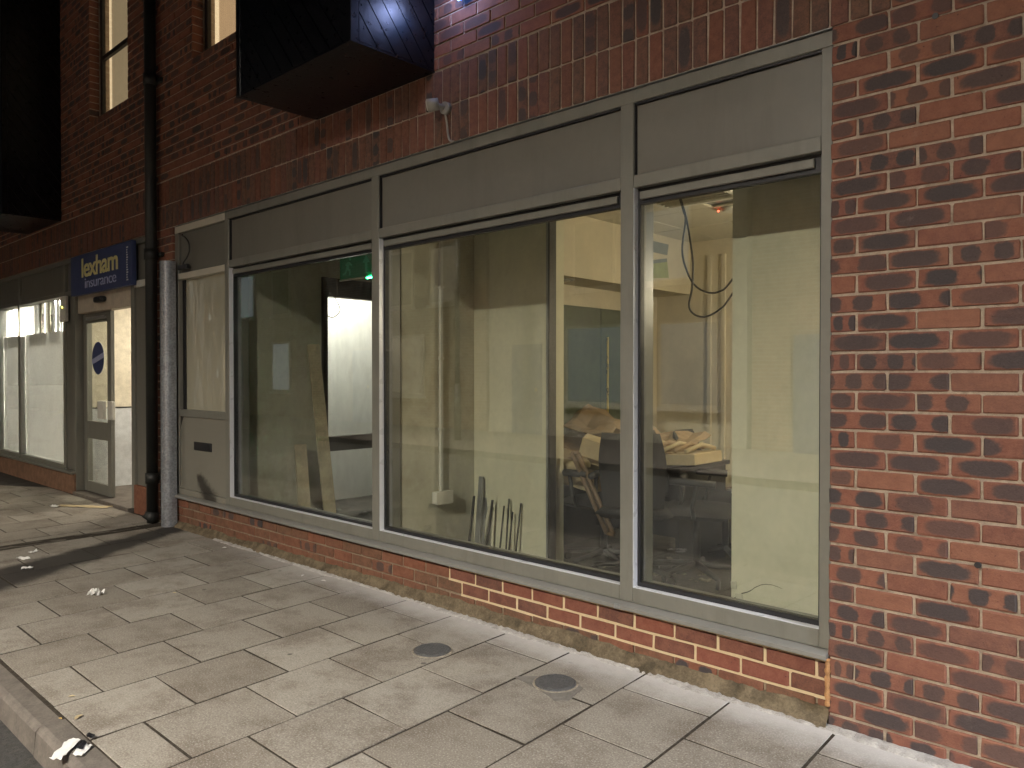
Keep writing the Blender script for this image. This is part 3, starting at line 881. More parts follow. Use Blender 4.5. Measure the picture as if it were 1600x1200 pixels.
# ------------------------------------------------------------------ lobby with the lit opening
st('interior_wall_left', M['olive'], -6.18, -6.10, .215, .958, FZ, CZ)
st('interior_wall_left_far', M['olive'], -6.18, -6.10, 2.30, 3.14, FZ, CZ)
hd = thing('door_frame', (-6.14, 1.6, FZ), 'black opening frame round the bright white doorway', 'door frame')
box('post', M['dark_trim'], hd, -6.20, -6.065, .9585, 1.005, FZ, 2.30)
box('post', M['dark_trim'], hd, -6.20, -6.085, 2.25, 2.2995, FZ, 2.30)
box('header', M['dark_trim'], hd, -6.19, -6.09, 1.0055, 2.2495, 2.125, 2.30)
box('rail', M['dark_trim'], hd, -6.19, -6.10, 1.0055, 2.2495, .672, .81)
st('interior_wall_header', M['olive'], -6.18, -6.10, .9585, 2.2995, 2.3005, CZ)
st('corridor_wall', M['white_wall'], -7.0, -6.9, .35, 3.3, FZ, CZ)
st('corridor_end_wall', M['white_wall'], -6.9, -6.2, 3.2, 3.3, FZ, CZ)
st('corridor_ceiling', M['white_wall'], -7.0, -6.2, .35, 3.3, CZ, CZ + .05)
st('corridor_front_wall', M['white_wall'], -7.0, -6.2, .34, .40, FZ, CZ)
lp = thing('corridor_light', (-6.55, 1.5, CZ), 'hidden white ceiling light of the bright doorway', 'ceiling light')
box('housing', M['white'], lp, -6.7, -6.4, .9, 2.1, CZ - .05, CZ - .002, .004)
def area(name, parent, loc, sx, sy, watts, c, rot=(0, 0, 0)):
    l = bpy.data.lights.new(name, 'AREA'); l.shape = 'RECTANGLE'; l.size = sx; l.size_y = sy; l.energy = watts; l.color = c
    o = bpy.data.objects.new(name, l); col.objects.link(o); o.parent = parent
    o.location = Vector(loc) - WL[parent]; o.rotation_euler = rot
    WL[o] = Vector(loc)
    return o
area('lamp', lp, (-6.55, 1.5, CZ - .053), .26, 1.15, LOBBY_W, (1, .97, .90))
# exit sign
ex = thing('exit_sign', (-5.08, .62, 2.17), 'green lit running man exit sign hanging behind the glass', 'exit sign')
M['exit_green'] = emis('exit_green_panel', (.0, .16, .055), .06, (.0, .06, .03)); M['exit_light'] = emis('exit_pictogram', (.08, .36, .2), .06, (.05, .16, .11))
box('panel', M['exit_green'], ex, -5.30, -4.86, .61, .63, 2.175, 2.375, .003)
box('rim', M['white'], ex, -5.312, -4.848, .612, .628, 2.162, 2.1745, .002); box('rim', M['white'], ex, -5.312, -4.848, .612, .628, 2.3755, 2.388, .002)
for x in (-5.2, -4.96): MB().cyl((x, .62, 2.388), (x, .62, CZ), .004, n=6).build('hanger', M['steel'], ex)
def flat(name, poly, m, parent, y0=.6065, y1=.6095): return MB().prism(poly, 1, y0, y1).build(name, m, parent)
def limb(a, b_, w):
    a, b_ = Vector(a), Vector(b_); d = (b_ - a).normalized(); n_ = Vector((-d.y, d.x)) * w / 2
    return [tuple(a + n_), tuple(b_ + n_), tuple(b_ - n_), tuple(a - n_)]
man = [((-5.17, 2.305), (-5.195, 2.255), .030), ((-5.195, 2.255), (-5.225, 2.215), .017), ((-5.225, 2.215), (-5.255, 2.212), .014), ((-5.19, 2.257), (-5.155, 2.232), .017), ((-5.155, 2.232), (-5.16, 2.195), .015), ((-5.175, 2.302), (-5.215, 2.285), .013), ((-5.168, 2.302), (-5.135, 2.275), .013)]
for k, (a, b_, w) in enumerate(man): flat('running_man', limb(a, b_, w), M['exit_light'], ex, .6065 - k * .0002, .6095)
flat('running_man', [(-5.155 + .016 * math.cos(i * math.pi / 6), 2.333 + .016 * math.sin(i * math.pi / 6)) for i in range(12)], M['exit_light'], ex)
flat('arrow', [(-4.955, 2.20), (-4.955, 2.285), (-4.985, 2.285), (-4.94, 2.34), (-4.895, 2.285), (-4.925, 2.285), (-4.925, 2.20)], M['exit_light'], ex)
gl = MB().box(-4.925, -4.865, .598, .612, 2.152, 2.161, .002).build('lamp_window', emis('exit_lamp', (.03, 1, .38), 45), ex)
# planks leaning in the lobby
def plank(p0, p1, w, t_, label):
    p0, p1 = Vector(p0), Vector(p1); d = (p1 - p0).normalized()
    side = Vector((.93, -.36, 0)); side = (side - d * side.dot(d)).normalized(); nn = d.cross(side)
    v = [p + side * a * w / 2 + nn * b_ * t_ / 2 for p in (p0, p1) for a, b_ in ((-1, -1), (1, -1), (1, 1), (-1, 1))]
    return tag(MB().add(v, [(0, 1, 2, 3), (4, 5, 6, 7), (0, 1, 5, 4), (1, 2, 6, 5), (2, 3, 7, 6), (3, 0, 4, 7)]).build('timber_plank', M['wood']), label, 'plank', 'planks in the lobby')
plank((-5.50, .66, .06), (-5.93, .76, 1.66), .045, .10, 'long timber plank leaning across the bright doorway')
plank((-5.84, .62, .06), (-6.05, .70, .76), .045, .10, 'short timber plank leaning beside the long one')
# small cable at the doorway top
tag(MB().tube(catmull([(-6.06, 1.02, 2.16), (-6.05, 1.08, 2.10), (-6.05, 1.13, 2.00), (-6.055, 1.06, 1.93), (-6.06, 1.0, 1.94)]), .004, 6).build('loose_wire', M['cable']), 'small loose wire curling at the top of the bright doorway', 'wire')

# ------------------------------------------------------------------ furniture at the back
def office_chair(loc, rz, label, arms=True, h=.92):
    t_ = thing('office_chair', loc, label, 'chair', 'black office chairs')
    Rz = Matrix.Rotation(rz, 3, 'Z'); L = Vector(loc)
    def P(x, y, z): return L + Rz @ Vector((x, y, z))
    def shell(fn, name, m, n=12, mm=10):
        r1 = [[P(*fn(i / n, j / mm, 1)) for j in range(mm + 1)] for i in range(n + 1)]
        r2 = [[P(*fn(i / n, j / mm, -1)) for j in reversed(range(mm + 1))] for i in range(n + 1)]
        rows_ = [a + b_ + [a[0]] for a, b_ in zip(r1, r2)]
        MB().grid(rows_).build(name, m, t_)
    def back(u, v, s_):
        w = .23 * (1 - .30 * max(0, v - .55) ** 1.4 * 2.2) * (1 - .15 * (1 - v))
        x = (u - .5) * 2 * w
        edge = max(0, 1 - (abs(u - .5) * 2) ** 4) ** .5 * max(0, 1 - (abs(v - .5) * 2) ** 6) ** .5
        return (x, .22 + .10 * v * v + .05 * (1 - (abs(u - .5) * 2) ** 2) + s_ * .035 * edge, .50 + v * (h - .50))
    def seat(u, v, s_):
        edge = max(0, 1 - (abs(u - .5) * 2) ** 4) ** .5 * max(0, 1 - (abs(v - .5) * 2) ** 4) ** .5
        return ((u - .5) * .50, (v - .5) * .48, .45 + s_ * .045 * edge)
    shell(back, 'backrest', M['chair']); shell(seat, 'seat', M['chair'])
    MB().tube([P(0, .05, .42), P(0, .24, .44), P(0, .27, .62)], .02, 8).build('back_bar', M['chair_metal'], t_)
    MB().cyl(P(0, 0, .09), P(0, 0, .42), .028, .022, 10).build('column', M['chair_metal'], t_)
    for k in range(5):
        a = k * 2 * math.pi / 5
        e = (.29 * math.cos(a), .29 * math.sin(a), .065)
        MB().tube([P(0, 0, .10), P(*e)], [.024, .015], 7).build('base_leg', M['chair_metal'], t_)
        MB().cyl(P(e[0], e[1] - .012, .03), P(e[0], e[1] + .012, .03), .03, n=12).build('castor', M['chair_metal'], t_)
    if arms:
        for s_ in (-1, 1):
            MB().tube([P(s_ * .25, -.02, .44), P(s_ * .29, -.02, .52), P(s_ * .29, -.05, .66)], .014, 7).build('arm_post', M['chair_metal'], t_)
            MB().tube([P(s_ * .29, -.16, .665), P(s_ * .29, .12, .675)], .024, 8).build('armrest', M['chair_metal'], t_)
    return t_
office_chair((-3.16, 1.34, FZ), R(262), 'black office chair nearest the green cupboard')
office_chair((-2.80, 1.22, FZ), R(205), 'black office chair hidden half behind the window mullion', True, .98)
office_chair((-2.50, 1.46, FZ), R(110), 'black office chair with rounded back beside the stool', True, .96)
office_chair((-2.58, 2.02, FZ), R(98), 'narrow black office chair seen edge on by the back wall', False, .93)
DY = -.55
dt = thing('desk', (-3.2, 2.35 + DY, FZ), 'black desk heaped with cardboard behind the chairs', 'desk')
box('desk_top', M['chair_metal'], dt, -3.80, -2.62, 2.0 + DY, 2.72 + DY, .735, .765, .004)
box('modesty_panel', M['chair_metal'], dt, -3.76, -2.66, 2.60 + DY, 2.62 + DY, .15, .7345)
for x in (-3.78, -2.67): box('leg', M['chair_metal'], dt, x, x + .03, 2.03 + DY, 2.69 + DY, FZ, .7348)
def sheet(name, corners, m, label, cat, n=9, amp=.03, seed=0, th=.006, group=None):
    a, b_, c, d = [Vector(p) + Vector((0, DY, 0)) for p in corners]
    def P(u, v):
        p = a.lerp(b_, u).lerp(d.lerp(c, u), v)
        q = mnoise.noise(Vector((u * 2.3 + seed, v * 2.3, seed * 1.7))) * amp + mnoise.noise(Vector((u * 6 + seed, v * 6, 3))) * amp * .3
        return p + Vector((0, 0, q))
    top = [[P(i / n, j / n) for j in range(n + 1)] for i in range(n + 1)]
    mb_ = MB().grid(top, False)
    bot = [[p - Vector((0, 0, th)) for p in reversed(r_)] for r_ in top]
    mb_.grid(bot, False)
    ring = [top[0][j] for j in range(n + 1)] + [top[i][n] for i in range(1, n + 1)] + [top[n][j] for j in reversed(range(n))] + [top[i][0] for i in reversed(range(1, n))]
    mb_.grid([ring + [ring[0]], [p - Vector((0, 0, th)) for p in ring + [ring[0]]]], False)
    return tag(mb_.build(name, m), label, cat, group)
cg = 'cardboard on the desk'
sheet('cardboard_sheet', [(-3.80, 1.92, .80), (-3.10, 1.95, .80), (-3.08, 2.35, .95), (-3.80, 2.4, .98)], M['card'], 'crumpled brown cardboard sheet propped on the desk by the cupboard', 'cardboard', 12, .10, 1, group=cg)
sheet('cardboard_sheet', [(-3.82, 2.1, .93), (-3.20, 2.05, .92), (-3.15, 2.5, 1.06), (-3.80, 2.6, 1.10)], M['card'], 'topmost buckled cardboard sheet on the desk', 'cardboard', 12, .10, 5, group=cg)
sheet('cardboard_sheet', [(-3.74, 1.72, .64), (-3.05, 1.75, .60), (-3.02, 1.98, .80), (-3.76, 1.98, .82)], M['card2'], 'brown cardboard sheet drooping over the desk front', 'cardboard', 12, .06, 9, group=cg)
sheet('cardboard_sheet', [(-3.30, 2.0, .80), (-2.72, 2.0, .79), (-2.66, 2.5, .93), (-3.25, 2.55, .98)], M['card'], 'brown cardboard sheet heaped beside the open carton', 'cardboard', 12, .09, 12, group=cg)
box_o = thing('cardboard_box', (-3.22, 1.98 + DY, .80), 'pale open carton perched on the desk edge', 'box')
rb = Matrix.Rotation(R(18), 3, 'Y') @ Matrix.Rotation(R(25), 3, 'Z')
box('carton', M['card2'], box_o, -3.33, -3.08, 1.82 + DY, 1.97 + DY, .80, .93, .003, rb)
box('flap', M['card2'], box_o, -3.30, -3.12, 1.70 + DY, 1.81 + DY, .76, .765, 0, Matrix.Rotation(R(-35), 3, 'X') @ Matrix.Rotation(R(25), 3, 'Z'))
tag(MB().cyl((-3.40, 1.72 + DY, .74), (-3.14, 1.66 + DY, .78), .036, n=14).build('paper_roll', M['card2']), 'pale paper roll lying below the open carton', 'roll')
tray = thing('cardboard_tray', (-2.85, 2.2 + DY, .78), 'flat cardboard tray with a ribbed liner on the desk end', 'tray')
box('tray', M['card2'], tray, -3.00, -2.52, 2.02 + DY, 2.40 + DY, .775, .85, .004, Matrix.Rotation(R(-4), 3, 'Y'))
for i in range(5): MB().tube([(-2.95 + i * .085, 2.06 + DY, .875), (-2.92 + i * .085, 2.22 + DY, .915), (-2.91 + i * .085, 2.38 + DY, .88)], .016, 8).build('liner_rib', M['card'] if i % 2 else M['card2'], tray)
sheet('cardboard_sheet', [(-3.08, 2.02, 1.00), (-2.86, 2.05, .89), (-2.83, 2.17, .90), (-3.06, 2.13, 1.02)], M['card2'], 'pale cardboard flap sticking up beside the tray', 'cardboard', 5, .01, 3, group=cg)
# folded chair frame / picture frame standing by the chair
fr_ = thing('wooden_frame', (-2.98, 1.05, .35), 'wooden frame leaning on the chair beside the window mullion', 'frame')
for o_ in (0, .05):
    p0 = Vector((-3.22 + o_, 1.05, .86)); p1 = Vector((-2.90 + o_, 1.01, .36))
    MB().tube([p0, p1], .017, 6).build('rail', M['frame_wood'], fr_)
MB().tube([(-3.22, 1.05, .86), (-3.17, 1.05, .86)], .014, 6).build('cross_rail', M['frame_wood'], fr_)
MB().tube([(-2.90, 1.01, .36), (-2.85, 1.01, .36)], .014, 6).build('cross_rail', M['frame_wood'], fr_)
# low table at the right of the heap
tb = thing('side_table', (-2.5, 2.1, FZ), 'low dark wooden table cluttered with bits beside the wall stub', 'table')
box('table_top', M['dark_wood'], tb, -2.72, -2.2, 1.9, 2.35, .515, .54, .004)
box('apron', M['dark_wood'], tb, -2.66, -2.26, 1.935, 1.955, .42, .5145)
for x in (-2.69, -2.27):
    for y in (1.93, 2.29): box('leg', M['dark_wood'], tb, x, x + .04, y, y + .04, FZ, .5147, .003)
for i in range(6):
    x, y = -2.68 + i * .07, 1.97 + rng.random() * .2
    tag(box('offcut', [M['card2'], M['steel'], M['paper']][i % 3], None, x, x + rng.uniform(.02, .05), y, y + .03, .5405, .5405 + rng.uniform(.01, .03), .002),
        ['pale offcut at the left edge of the low table', 'grey metal bit second on the low table', 'white scrap third on the low table', 'pale offcut fourth on the low table', 'grey metal bit fifth on the low table', 'white scrap at the right of the low table'][i], 'offcut', 'clutter on the low table')
# rubble on the floor inside
dbr = MB()
for i in range(90):
    x, y = rng.uniform(-3.3, -1.75), rng.uniform(.5, 1.9)
    s_ = rng.uniform(.008, .04)
    dbr.box(x, x + s_ * rng.uniform(1, 2.5), y, y + s_ * rng.uniform(.5, 1.2), FZ + .001, FZ + .001 + s_ * .25, .001, Matrix.Rotation(rng.uniform(0, 3), 3, 'Z'))
tag(dbr.build('floor_rubble', mat('dusty_plaster_chips', (.17, .15, .11), .9, 0, .4, 30)), 'plaster chips and dust scattered on the dark shop floor', 'rubble', None, 'stuff')
# unseen bulb added behind the wall stub to light the ceiling and bulkhead
cl_ = thing('pendant_bulb', (-1.15, 2.0, CZ), 'bare warm bulb on a flex behind the cream wall stub', 'ceiling light')
MB().cyl((-1.15, 2.0, CZ - .02), (-1.15, 2.0, CZ - .001), .05, n=16).build('rose', M['white'], cl_)
MB().cyl((-1.15, 2.0, 2.22), (-1.15, 2.0, CZ - .02), .004, n=6).build('flex', M['white'], cl_)
MB().cyl((-1.15, 2.0, 2.16), (-1.15, 2.0, 2.22), .02, n=10).build('holder', M['white'], cl_)
MB().ellipsoid((-1.15, 2.0, 2.12), (.03, .03, .04), 12, 8).build('bulb', emis('warm_bulb', (1, .78, .5), 20), cl_)
pb = bpy.data.lights.new('lamp', 'POINT'); pb.energy = ROOM_W; pb.color = (1, .85, .62); pb.shadow_soft_size = .05
pbo = bpy.data.objects.new('lamp', pb); col.objects.link(pbo); pbo.parent = cl_; pbo.location = (0, 0, 2.04 - CZ)

# ================================================================== THE BIG SHOPFRONT
sf = thing('shopfront', (-4.1, .1, .26), 'wide grey framed shop window with four bays and a letterbox panel', 'shopfront')
ZT0, ZT1, ZH = 2.285, 2.345, 2.69
FY0, FY1 = .020, .200
box('head_rail', M['frame'], sf, -6.1005, -1.112, FY0, FY1, ZH, 2.7515, .003)
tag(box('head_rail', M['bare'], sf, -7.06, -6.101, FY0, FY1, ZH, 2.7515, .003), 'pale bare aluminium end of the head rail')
box('drip_strip', M['steel'], sf, -7.06, -1.112, .004, .03, 2.7525, 2.7545)
jl = box('jamb', M['frame'], sf, -7.06, -6.99, FY0 + .001, FY1, .30, ZH - .0005, .003)
jr = box('jamb', M['frame'], sf, -1.157, -1.112, FY0 + .001, FY1, .30, ZH - .0005, .003)
mull = [(-6.10, -6.032), (-4.085, -4.010), (-2.115, -2.042)]
for a, b_ in mull: box('mullion', M['frame'], sf, a, b_, FY0 - .002, FY1, .30, ZH - .0005, .003)
MB().prism([(.16, .2985), (.0185, .2985), (-.020, .2905), (-.024, .287), (-.024, .270), (-.019, .2685), (.16, .2685)], 0, -7.062, -1.1125).build('sill', M['sill'], sf)
# sill end cap and lap joint
box('sill_joint', M['steel'], sf, -2.12, -2.085, -.0262, -.012, .2675, .2915, .002)
spans = [(-6.032, -4.085), (-4.010, -2.115), (-2.042, -1.157)]
for bi, (a, b_) in enumerate(spans):
    box('transom', M['frame'], sf, a, b_, FY0, FY1, ZT0, ZT1, .003)
    box('bottom_rail', M['frame'], sf, a, b_, FY0, FY1, .2995, .372, .003)
    pn = box('spandrel_panel', M['panel'], sf, a + .004, b_ - .004, .046, .07, ZT1 + .001, ZH - .010, .002)
    MB().box(a, b_, .030, .060, ZH - .0095, ZH - .0005).build('shadow_gap', M['gasket'], pn)
    MB().box(a, a + .0035, .030, .060, ZT1 + .001, ZH - .010).build('shadow_gap', M['gasket'], pn)
    g = 0.016
    gk = MB()
    gk.box(a, a + g, .058, .092, .3725, ZT0 - .0005).box(b_ - g, b_, .058, .092, .3725, ZT0 - .0005)
    gk.box(a + g, b_ - g, .058, .092, ZT0 - .075, ZT0 - .0005).box(a + g, b_ - g, .058, .092, .3725, .3725 + .022)
    gk.build('gasket', M['gasket'], sf)
    bd = box('glazing_bead', M['bead'], sf, a, a + .0025, .0225, .0575, .3745, ZT0 - .0005)  # thin strips added to draw the lit mullion and rail edges
    box('glazing_bead', M['bead'], sf, a, b_, .0225, .0575, .3722, .3743)
    box('vent_bar', M['frame'], sf, a + .022, b_ - .035, .040, .0575, ZT0 - .055, ZT0 - .018, .003)
    box('glass_pane', M['glass_left'] if bi == 0 else M['glass'], sf, a + g + .001, b_ - g - .001, .072, .078, .395, ZT0 - .0755)
# narrow bay with the letterbox
a, b_ = -6.99, -6.10
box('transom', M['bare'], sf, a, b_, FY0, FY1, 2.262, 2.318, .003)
box('mid_rail', M['frame'], sf, a, b_, FY0, FY1, 1.012, 1.075, .003)
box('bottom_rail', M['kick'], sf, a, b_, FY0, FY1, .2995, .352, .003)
box('spandrel_panel', M['panel'], sf, a + .003, b_ - .003, .046, .07, 2.319, ZH - .001, .002)
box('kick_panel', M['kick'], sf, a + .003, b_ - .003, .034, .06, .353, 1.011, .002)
lb = box('letterbox', M['gasket'], sf, -6.70, -6.375, .024, .036, .722, .795, .004)
box('flap', M['gasket'], lb, -6.685, -6.39, .018, .0235, .732, .787, .002)
def film_mat():
    m = bpy.data.materials.new('wrinkled_plastic_film'); m.use_nodes = True
    t = m.node_tree; t.nodes.clear(); p = pos(t)
    out = N(t, 'OutputMaterial')
    mp = N(t, 'Mapping'); mp.inputs['Scale'].default_value = (3.0, 1, .9); t.links.new(p, mp.inputs[0])
    bp = t.nodes.new('ShaderNodeBump'); bp.inputs['Strength'].default_value = .9; bp.inputs['Distance'].default_value = .07
    t.links.new(noise_n(t, mp.outputs[0], 1.9, 1.5, .35), bp.inputs['Height'])
    gl = N(t, 'BsdfGlossy'); gl.inputs['Roughness'].default_value = .03; gl.inputs['Color'].default_value = (.95, .93, .86, 1); t.links.new(bp.outputs[0], gl.inputs['Normal'])
    di = N(t, 'BsdfDiffuse'); di.inputs[0].default_value = (.74, .70, .54, 1)
    tr = N(t, 'BsdfTransparent'); tr.inputs[0].default_value = (.92, .92, .84, 1)
    m1 = N(t, 'MixShader'); m1.inputs[0].default_value = .72; t.links.new(tr.outputs[0], m1.inputs[1]); t.links.new(di.outputs[0], m1.inputs[2])
    m2 = N(t, 'MixShader'); m2.inputs[0].default_value = .34; t.links.new(m1.outputs[0], m2.inputs[1]); t.links.new(gl.outputs[0], m2.inputs[2])
    t.links.new(m2.outputs[0], out.inputs[0])
    return m
M['film'] = film_mat()
tag(box('glass_pane', M['film'], sf, a + .05, b_ - .004, .072, .082, 1.0755, 2.2615), 'narrow pane lined with wrinkled shiny film')
box('gasket', M['gasket'], sf, a + .001, a + .0495, .060, .09, 1.0755, 2.2615)

# loop of cable on the narrow panel
cbx = thing('junction_box', (-6.82, .04, 2.36), 'small black box with a cable loop on the narrow top panel', 'junction box')
box('box', M['gasket'], cbx, -6.93, -6.75, -.012, .0195, 2.345, 2.385, .003)
MB().tube(catmull([(-6.93, .035, 2.67), (-6.88, .005, 2.655), (-6.776, -.01, 2.622), (-6.70, -.012, 2.562), (-6.688, -.012, 2.492), (-6.74, -.01, 2.441), (-6.817, -.006, 2.403), (-6.835, -.004, 2.383)]), .006, 7).build('cable', M['cable'], cbx)

# ================================================================== THE INSURANCE SHOP
lx = thing('shopfront', (-10, .1, .2), 'grey framed insurance shop with bright frosted windows and open door', 'shopfront')
LH0, LH1 = 2.33, 2.375
box('head_rail', M['frame'], lx, -16, -7.622, FY0, FY1, ZH + .01, 2.7515, .003)
mx = [(-14.95, -14.87), (-13.0, -12.92), (-11.96, -11.88)]
for a, b_ in mx: box('mullion', M['frame'], lx, a, b_, FY0 - .002, FY1, .28, ZH + .0095, .003)
box('jamb', M['frame'], lx, -10.14, -10.06, FY0 - .002, FY1, .28, ZH + .0095, .003)
box('jamb', M['frame'], lx, -9.80, -9.72, FY0 - .001, FY1, .04, ZH + .0095, .003)
box('jamb', M['frame'], lx, -8.09, -8.01, FY0 - .001, FY1, .04, ZH + .0095, .003)
box('jamb', M['frame'], lx, -7.68, -7.622, FY0 - .001, FY1, .28, ZH + .0095, .003)
box('side_panel', M['panel'], lx, -10.0595, -9.8005, .035, .09, .28, 2.3295)
box('side_panel', M['panel'], lx, -8.0095, -7.6805, .045, .09, .28, 2.2695)
box('transom', M['white'], lx, -8.0095, -7.6805, FY0, FY1, 2.27, 2.335, .003)
box('spandrel_panel', M['panel'], lx, -8.0095, -7.6805, .05, .09, 2.336, ZH + .009)
wins = [(-14.87, -13.0), (-12.92, -11.96), (-11.88, -10.14)]
def frost():
    m = bpy.data.materials.new('frosted_window_film'); m.use_nodes = True
    t = m.node_tree; t.nodes.clear()
    out = N(t, 'OutputMaterial'); p = pos(t)
    tr = N(t, 'BsdfTranslucent'); di = N(t, 'BsdfDiffuse')
    c = mixc(t, smooth(t, noise_n(t, p, 3, 5), .35, .7), (.84, .83, .80), (.90, .89, .86))
    t.links.new(c, tr.inputs[0]); t.links.new(c, di.inputs[0])
    mx_ = N(t, 'MixShader'); mx_.inputs[0].default_value = .62
    t.links.new(di.outputs[0], mx_.inputs[1]); t.links.new(tr.outputs[0], mx_.inputs[2])
    gl = N(t, 'BsdfGlossy'); gl.inputs['Roughness'].default_value = .05
    m2 = N(t, 'MixShader'); t.links.new(schlick(t, .03), m2.inputs[0])
    t.links.new(mx_.outputs[0], m2.inputs[1]); t.links.new(gl.outputs[0], m2.inputs[2])
    t.links.new(m2.outputs[0], out.inputs[0])
    return m
M['frost'] = frost()
for a, b_ in wins:
    box('transom', M['frame'], lx, a, b_, FY0, FY1, LH0, LH1, .003)
    box('bottom_rail', M['frame'], lx, a, b_, FY0, FY1, .262, .315, .003)
    box('spandrel_panel', M['panel'], lx, a + .003, b_ - .003, .046, .08, LH1 + .001, ZH + .009, .002)
    box('frosted_film', M['frost'], lx, a + .003, b_ - .003, .088, .090, .316, 1.93)
    box('glass_pane', M['glass'], lx, a + .003, b_ - .003, .072, .078, .316, LH0 - .001)
    nv = int((b_ - a) / .085)
    for i in range(nv):
        x = a + .02 + i * .085
        if rng.random() < .12: continue
        o = box('blind_slat', M['frost'] if rng.random() < .75 else M['beige'], lx, x, x + .074, .135, .138, 1.80, LH0 - .003, 0, Matrix.Rotation(rng.uniform(-.5, .3), 3, 'Z'))
box('transom', M['frame'], lx, -10.0595, -9.8005, FY0, FY1, LH0, LH1, .003)
box('spandrel_panel', M['panel'], lx, -10.0595, -9.8005, .05, .08, LH1 + .001, ZH + .009)
box('sill', M['frame'], lx, -16, -9.725, -.03, .1, .235, .2615, .004)
pl2 = box('plinth', mat('rough_red_render', (.20, .115, .075), .9, 0, .3, 12, .5, .006, ((.10, .07, .05), .6), 0, .2), lx, -16, -9.725, .0, .17, -.1, .2345)
box('plinth', M['old_brick'], lx, -8.01, -7.622, .01, .17, -.1, .2795)
box('threshold', M['kerb'], lx, -9.72, -8.09, -.02, .35, -.05, .038, .004)
box('header_board', mat('cream_header_board', (.50, .43, .34), .6), lx, -9.7195, -8.0905, .05, .16, 2.10, 2.40, .003)
se = box('motion_sensor', M['gasket'], lx, -9.06, -8.82, -.012, .0495, 2.185, 2.245, .018)
box('alarm_box', M['white'], lx, -10.12, -9.93, -.02, .017, 2.02, 2.32, .006)
MB().ellipsoid((-10.03, -.023, 2.19), (.012, .006, .01), 8, 5).build('alarm_light', emis('yellow_led', (.9, .85, .1), 6), lx)
# door leaf pushed open to the left
dr = box('door', M['frame'], lx, -9.715, -9.61, .105, .145, .045, 2.095, .003)
dr['label'] = 'grey framed glass door leaf with blue round sticker, pushed open'
MB().box(-8.98, -8.875, .105, .145, .045, 2.095, .003).build('stile', M['frame'], dr)
MB().box(-9.6095, -8.9805, .1055, .1445, 1.985, 2.0945, .003).build('top_rail', M['frame'], dr)
MB().box(-9.6095, -8.9805, .1055, .1445, .045, .165, .003).build('bottom_rail', M['frame'], dr)
MB().box(-9.6095, -8.9805, .1055, .1445, .66, .86, .003).build('mid_rail', M['frame'], dr)
MB().box(-9.609, -8.981, .122, .128, .8605, 1.9845).build('glass_pane', M['glass'], dr)
MB().box(-9.609, -8.981, .122, .128, .1655, .6595).build('glass_pane', M['glass_left'], dr)
MB().box(-9.55, -8.99, .075, .1045, 2.015, 2.05, .004).build('closer_bar', M['steel'], dr)
for x in (-9.10, -8.80): MB().box(x - .085, x + .085 if x < -9 else x + .05, .07, .1045, .90, 1.10, .004).build('push_plate', M['white'], dr)
sx_, sz_ = -9.30, 1.58
stk = MB().prism([(sx_ + .185 * math.cos(i * math.pi / 18), sz_ + .185 * math.sin(i * math.pi / 18)) for i in range(36)], 1, .1195, .1215).build('round_sticker', M['blue'], dr)
bnd = MB().prism([(sx_ - .175, sz_ - .07), (sx_ + .178, sz_ + .005), (sx_ + .178, sz_ + .065), (sx_ - .175, sz_ - .012)], 1, .1178, .1192); bnd.build('sticker_band', M['lilac'], dr)
# rooms behind
st('insurance_floor', M['kerb'], -16, -7.64, .171, 3.0, -.05, .03)
st('insurance_ceiling', M['white_wall'], -16, -7.64, .205, 3.0, 2.52, 2.6)
st('insurance_wall_back', M['white_wall'], -16, -7.64, 2.5, 2.6, .03, 2.52)
st('insurance_wall_right', M['white_wall'], -7.70, -7.64, .31, 2.5, .03, 2.52)
iw = st('insurance_partition', mat('cream_partition', (.62, .56, .44), .8), -9.98, -9.86, .205, 2.5, 1.0, 2.52)
st('insurance_partition_dado', mat('pale_grey_dado', (.55, .56, .57), .7), -9.983, -9.857, .205, 2.5, .03, .985)
box('dado_rail', M['dark_trim'], iw, -9.985, -9.852, .205, 2.5, .9855, .9995)
l1 = thing('office_light', (-11.9, 1.2, 2.5), 'white ceiling light panel behind the frosted windows', 'ceiling light')
box('housing', M['white'], l1, -13.4, -10.5, .85, 1.5, 2.49, 2.519, .004)
area('lamp', l1, (-11.95, 1.15, 2.485), 2.7, .55, OFFICE_W, (1, .96, .91))
l2 = thing('porch_light', (-8.8, 1.2, 2.5), 'ceiling light inside the insurance shop entrance', 'ceiling light')
box('housing', M['white'], l2, -9.1, -8.5, .9, 1.5, 2.49, 2.519, .004)
area('lamp', l2, (-8.8, 1.2, 2.485), .5, .5, PORCH_W, (1, .90, .74))
# sign
sg = thing('shop_sign', (-8.8, -.03, 2.29), 'dark blue insurance shop sign with yellow and lilac lettering', 'sign')
box('panel', M['blue'], sg, -9.68, -7.93, -.035, .015, 2.29, 2.735, .003)
def text(name, body, x0, x1, zb, h, m, parent, y=-.0365, bold=0.0, squash=None):
    cu = bpy.data.curves.new(name, 'FONT'); cu.body = body; cu.size = 1; cu.extrude = .002; cu.offset = bold; cu.space_character = .94
    to = bpy.data.objects.new(name, cu); col.objects.link(to)
    bpy.context.view_layer.update()
    me = bpy.data.meshes.new_from_object(to.evaluated_get(bpy.context.evaluated_depsgraph_get()))
    bpy.data.objects.remove(to)
    xs = [v.co.x for v in me.vertices]; ys = [v.co.y for v in me.vertices]
    sx = (x1 - x0) / (max(xs) - min(xs)); sy = h / (max(ys) - 0.0)
    for v in me.vertices:
        x, yv, z = v.co
        v.co = ((x - min(xs)) * sx, -z, yv * sy)
    me.name = name
    return link(name, me, parent, (x0, y, zb), m)
text('lettering', 'lexham', -9.32, -8.27, 2.482, .205, M['yellow'], sg, bold=.018)
